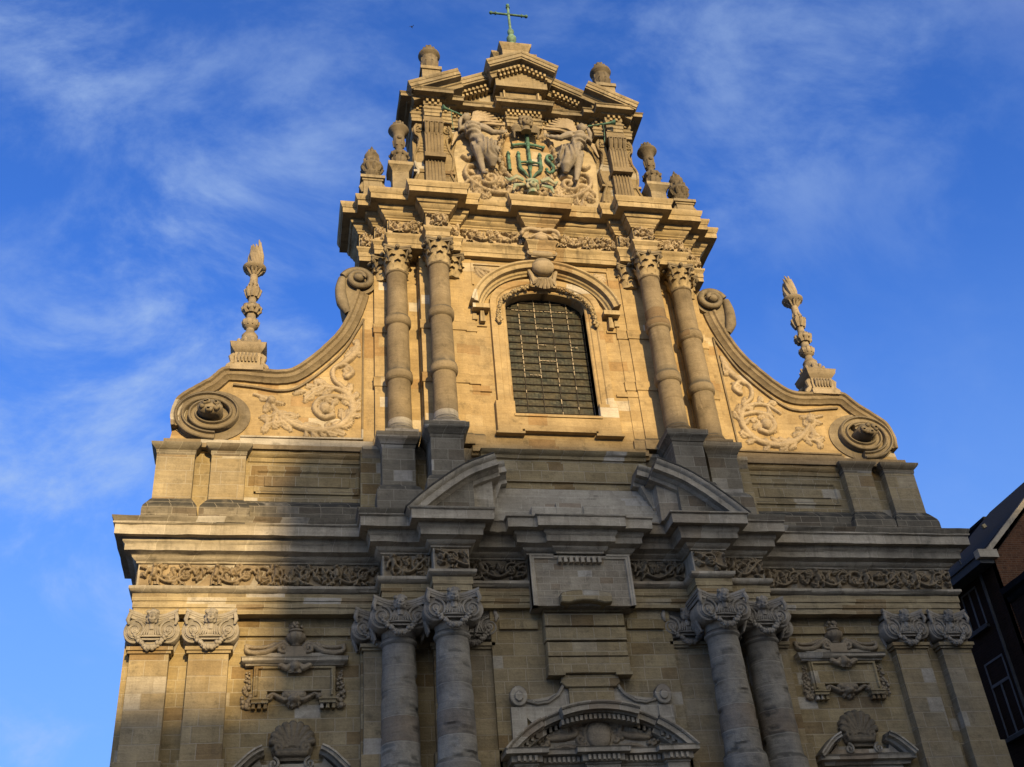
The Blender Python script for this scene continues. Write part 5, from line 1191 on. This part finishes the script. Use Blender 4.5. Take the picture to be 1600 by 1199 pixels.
def urn_tall(s):
    x, d = s*4.45, .85; mb = MB()
    mb.box(x-.27, x+.27, d-.27, d+.27, 26.55, 28.12); mb.sweep([(x-.27, d-.27), (x-.27, d+.27), (x+.27, d+.27), (x+.27, d-.27)], [(0, 28.0), (.03, 28.06), (.10, 28.16), (.14, 28.2), (.15, 28.32), (-.2, 28.35)]); mb.box(x-.40, x+.40, d-.40, d+.38, 28.2, 28.32)
    o = mb.build('urn_pedestal', 'gtrim', CH); mb = MB()
    mb.lathe(x, d, [(.17, 28.32), (.2, 28.38), (.16, 28.42), (.22, 28.5), (.26, 28.7), (.265, 28.84), (.31, 28.88), (.33, 28.95), (.30, 29.02), (.18, 29.1), (.12, 29.18), (.11, 29.3), (.15, 29.36), (.19, 29.5), (.20, 29.8), (.185, 29.9), (.21, 29.94), (.22, 30.02), (.34, 30.14), (.36, 30.18), (.34, 30.24), (.24, 30.3), (.2, 30.38), (.18, 30.5), (.1, 30.56)], 22)
    leaves(mb, x, d, 28.46, .19, 9, .05, .32, .08); leaves(mb, x, d, 28.86, .28, 10, .05, .1, .06); leaves(mb, x, d, 29.38, .15, 6, .05, .3, .04); leaves(mb, x, d, 30.28, .15, 9, .05, .24, .02)
    mb.blob(x, d+.19, 29.68, .08); mb.build('urn', 'urn', o, angle=50); return o
def urn_roof(s):
    x, d = s*3.25, .8; mb = MB()
    mb.box(x-.33, x+.33, d-.33, d+.33, 31.9, 33.3); mb.box(x-.38, x+.38, d-.38, d+.38, 33.2, 33.36)
    o = mb.build('urn_pedestal', 'gtrim', CH); mb = MB()
    mb.lathe(x, d, [(.26, 33.36), (.28, 33.42), (.25, 33.46), (.30, 33.6), (.33, 33.8), (.31, 34.0), (.28, 34.12), (.30, 34.16), (.38, 34.24), (.405, 34.30), (.39, 34.36), (.26, 34.40), (.22, 34.5), (.23, 34.6), (.16, 34.66), (.13, 34.8), (.05, 34.9)], 22)
    leaves(mb, x, d, 33.45, .24, 9, .06, .34, .08); leaves(mb, x, d, 33.8, .26, 9, .06, .26, .04); leaves(mb, x, d, 34.4, .18, 9, .05, .3, .02)
    mb.build('urn', 'urn', o, angle=50); return o
for s in (-1, 1): urn_low(s); urn_tall(s); urn_roof(s)

# ---- green cross
mb = MB(); x, d = 0, .6
mb.lathe(x, d, [(.20, 35.40), (.18, 35.55), (.12, 35.72), (.11, 35.80), (.14, 35.84), (.15, 35.88), (.19, 35.98), (.19, 36.08), (.13, 36.2), (.08, 36.28), (.09, 36.32), (.13, 36.42), (.125, 36.5), (.07, 36.62), (.05, 36.7), (.055, 36.76), (.05, 37.9), (.05, 38.0)], 16)
CR = mb.build('cross', 'copper2', CH)
mb = MB(); mb.tube([(-.66, d, 37.52), (.66, d, 37.52)], .045, 10)
for s in (-1, 1): mb.blob(s*.70, d, 37.52, .075); mb.tube([(s*.5, d, 37.52), (s*.54, d, 37.52)], .075, 10)
mb.blob(0, d, 38.08, .075); mb.tube([(0, d, 37.92), (0, d, 37.98)], .08, 10); mb.blob(0, d, 37.52, .075)
mb.build('cross_arm', 'copper', CR)

# ---- nave behind the facade
mb = MB(); mb.box(-9.8, 9.8, -34, DB+.05, 0, 14); mb.box(-4.6, 4.6, -34, DB+.65, 13.5, 22.0)
NV = mb.build('nave', 'wall', CH)
mb = MB()
for s in (-1, 1): mb.prism([(s*10.1, 13.9), (s*10.1, 14.1), (s*4.55, 17.4), (s*4.55, 17.2)], -34, DB-.1)
mb.prism([(-4.9, 21.9), (0, 25.5), (4.9, 21.9)], -34, DB+.5); mb.build('roof', 'slate', NV)

# ================================================================== neighbouring houses
def house_window(parent, wx, y0, y1, z0, z1, transom=None, mull=True):
    """sash window in a wall facing -x at x=wx"""
    fr = MB(); t = .06
    fr.box(wx-.02, wx+.1, -y1, -y0, z0, z0+t); fr.box(wx-.02, wx+.1, -y1, -y0, z1-t, z1)
    fr.box(wx-.023, wx+.1, -y0-t, -y0, z0, z1); fr.box(wx-.023, wx+.1, -y1, -y1+t, z0, z1)
    ym = (y0+y1)/2
    zt = z1 if transom is None else transom
    fr.box(wx-.018, wx+.1, -ym-.04, -ym+.04, z0, zt)
    if transom: fr.box(wx-.026, wx+.1, -y1, -y0, zt-.04, zt+.05)
    for k in (1, 2): z = z0+(zt-z0)*k/3; fr.box(wx+.01, wx+.09, -y1, -y0, z-.014, z+.014)
    o = fr.build('window', 'white_paint', parent)
    MB().box(wx+.05, wx+.06, -y1+.01, -y0-.01, z0+.01, z1-.01).build('pane', 'pane', o, smooth=False)
    MB().box(wx-.12, wx+.1, -y1-.08, -y0+.08, z0-.12, z0-.005).build('sill', 'paint_dark', o)
    return o
HX = 14.4
H1 = tag(empty('brick_house', (HX, 1.4, 0)), 'taller brick house with slate roof, sunlit brick gable and white sash windows', 'house')
def child(mb, n, m, p, **k):
    o = mb.build(n, m, None, **k); o.parent = p; o.matrix_parent_inverse = Matrix.Translation(p.location).inverted() if p.parent is None else Matrix(); return o
def at0(p): return p
EZ, RX, RZ = 15.65, 18.7, 19.75
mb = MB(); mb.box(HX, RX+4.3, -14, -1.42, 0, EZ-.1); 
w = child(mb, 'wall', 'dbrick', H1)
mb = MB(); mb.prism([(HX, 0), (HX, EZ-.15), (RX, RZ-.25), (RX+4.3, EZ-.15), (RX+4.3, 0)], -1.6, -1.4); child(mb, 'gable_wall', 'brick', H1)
mb = MB()
mb.prism([(HX-.35, EZ-.12), (HX-.35, EZ+.02), (RX, RZ), (RX+4.65, EZ+.02), (RX+4.65, EZ-.12), (RX, RZ-.2)], -6.3, -1.45); mb.build
rf = child(mb, 'roof', 'slate', H1)
mb = MB(); mb.rail([(HX-.30, EZ-.02), (RX, RZ+.02), (RX+4.6, EZ-.02)], [(-1.5, .03), (-1.28, .03), (-1.28, -.12), (-1.5, -.12)]); child(mb, 'verge_board', 'trim', H1)
mb = MB(); mb.box(HX-.52, HX-.02, -14, -1.42, EZ-.36, EZ-.1); mb.box(HX-.56, HX-.10, -14, -1.40, EZ-.1, EZ+.0); child(mb, 'gutter', 'paint_dark', H1)
mb = MB(); mb.box(HX-.58, HX+.1, -1.52, -1.26, EZ-.22, EZ+.05); child(mb, 'kneeler_stone', 'white', H1)
mb = MB(); mb.tube([(HX-.1, -2.2, EZ-.4), (HX-.1, -2.2, 4)], .05, 8); child(mb, 'downpipe', 'paint_dark', H1)
mb = MB(); mb.box(HX+4.0, HX+6.2, -8.3, -6.4, 14, 19.45); mb.box(HX+3.95, HX+6.3, -8.4, -6.3, 19.45, 19.56); child(mb, 'roof_block', 'slate', H1)
mb = MB(); mb.tube([(HX+1.6, -3.4, EZ+1.9), (HX+1.55, -3.4, EZ+2.02)], .10, 8); mb.tube([(HX+.1, -3.2, EZ+.3), (HX+.0, -3.2, EZ+.75)], .035, 6); child(mb, 'roof_vent', 'paint_dark', H1)
for a in ((2.75, 3.65, 13.8, 15.1, None), (2.55, 3.6, 10.4, 12.75, 12.0), (2.5, 3.6, 6.2, 8.6, 7.9), (5.2, 6.2, 10.4, 12.75, 12.0)):
    o = house_window(None, HX, *a)
    o.parent = H1; o.matrix_parent_inverse = Matrix.Translation(H1.location).inverted()
H2 = tag(empty('brick_house', (HX, 0, 0)), 'lower dark brick house with flat roof, dark cornice and pale shutter at the right edge', 'house')
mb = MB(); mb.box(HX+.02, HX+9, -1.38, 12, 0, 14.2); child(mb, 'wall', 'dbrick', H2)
mb = MB(); mb.sweep([(HX+.02, 12), (HX+.02, -1.38)][::-1], [(0, 13.9), (.06, 13.95), (.10, 14.1), (.22, 14.18), (.25, 14.35), (-.5, 14.4)]); child(mb, 'cornice', 'slate', H2)
mb = MB(); mb.box(HX-.03, HX+.04, -.5, .55, 11.2, 13.3)
for k in range(20): mb.box(HX-.05, HX+.0, -.46, .51, 11.25+k*.1, 11.31+k*.1)
child(mb, 'shutter', 'render', H2)
o = house_window(None, HX+.02, 1.3, 2.3, 6.2, 8.6, 7.9); o.parent = H2; o.matrix_parent_inverse = Matrix.Translation(H2.location).inverted()
mb = MB(); mb.box(HX-.1, HX+.04, -1.36, 12, 9.7, 9.95); child(mb, 'string_course', 'slate', H2)

# ---- houses across the square, behind the camera: their shadow covers the lower church front
LD = 72.0
sx = LD*math.tan(SUN_AZ); sz = LD*math.tan(SUN_EL)/math.cos(SUN_AZ)
def far_house(x0, x1, top, label, mat):
    cx = (x0+x1)/2; H = tag(empty('town_house', (cx, -LD, 0)), label, 'house', 'houses across the square')
    mb = MB(); mb.box(x0, x1, LD-1, LD+3, 0, top-.02); child(mb, 'wall', mat, H)
    mb = MB(); mb.box(x0-.0, x1, LD-1.15, LD+3, top-.5, top); mb.box(x0+2, x1-2, LD, LD+2, top-.6, top+.3)
    child(mb, 'roof', 'slate', H, smooth=False)
    n = int((x1-x0)/2.6); mb = MB()
    for fl in range(int((top-5)/3.4)):
        for k in range(n):
            x = x0+(k+.5)*(x1-x0)/n; mb.box(x-.6, x+.6, LD-1.03, LD-.9, 1.5+fl*3.4, 3.5+fl*3.4)
    o = child(mb, 'windows', 'pane', H, smooth=False); o['kind'] = 'stuff'
    return H
kz = (LD+3)*math.tan(SUN_EL)/math.cos(SUN_AZ); kx = (LD+3)*math.tan(SUN_AZ)
far_house(-8.2+kx, 40+kx, 16.65+kz, 'tall rendered house with slate roof across the square from the church', 'render')
far_house(-40+kx, -8.26+kx, 9.4+kz, 'lower brick house with slate roof across the square from the church', 'brick')

# ---- bird, ground
bp = Vector((CX, -CD, CZ)) + (fw*FPX + r2*(643-800) + u2*(599.5-42)).normalized()*52
mb = MB(); mb.tube([(-.09, 0, 0), (0, 0, .01), (.08, 0, .0), (.14, 0, -.01)], [.012, .035, .03, .008], 8)
for s in (-1, 1): mb.tube([(.02, s*.03, 0), (.0, s*.12, .07), (-.06, s*.24, .05)], [.03, .028, .006], 6, flat=.3)
b = mb.build('bird', 'lead', None); b.location = bp; b.rotation_euler = (.3, .2, .9); b.scale = (.6, .6, .6); tag(b, 'small dark bird flying in the blue sky left of the gable', 'bird')
g = MB(); g.box(-900, 900, -900, 900, -.5, 0); tag(g.build('ground', 'cobble', None), kind='structure')
g = MB(); 
for k in range(5): g.box(-12-.4*k, 12+.4*k, -1, 6.5-.35*k if k == 0 else 6.5-.4*k, .004+.15*k if k else .004, .15*(k+1))
tag(g.build('steps', 'grey', None), kind='structure')
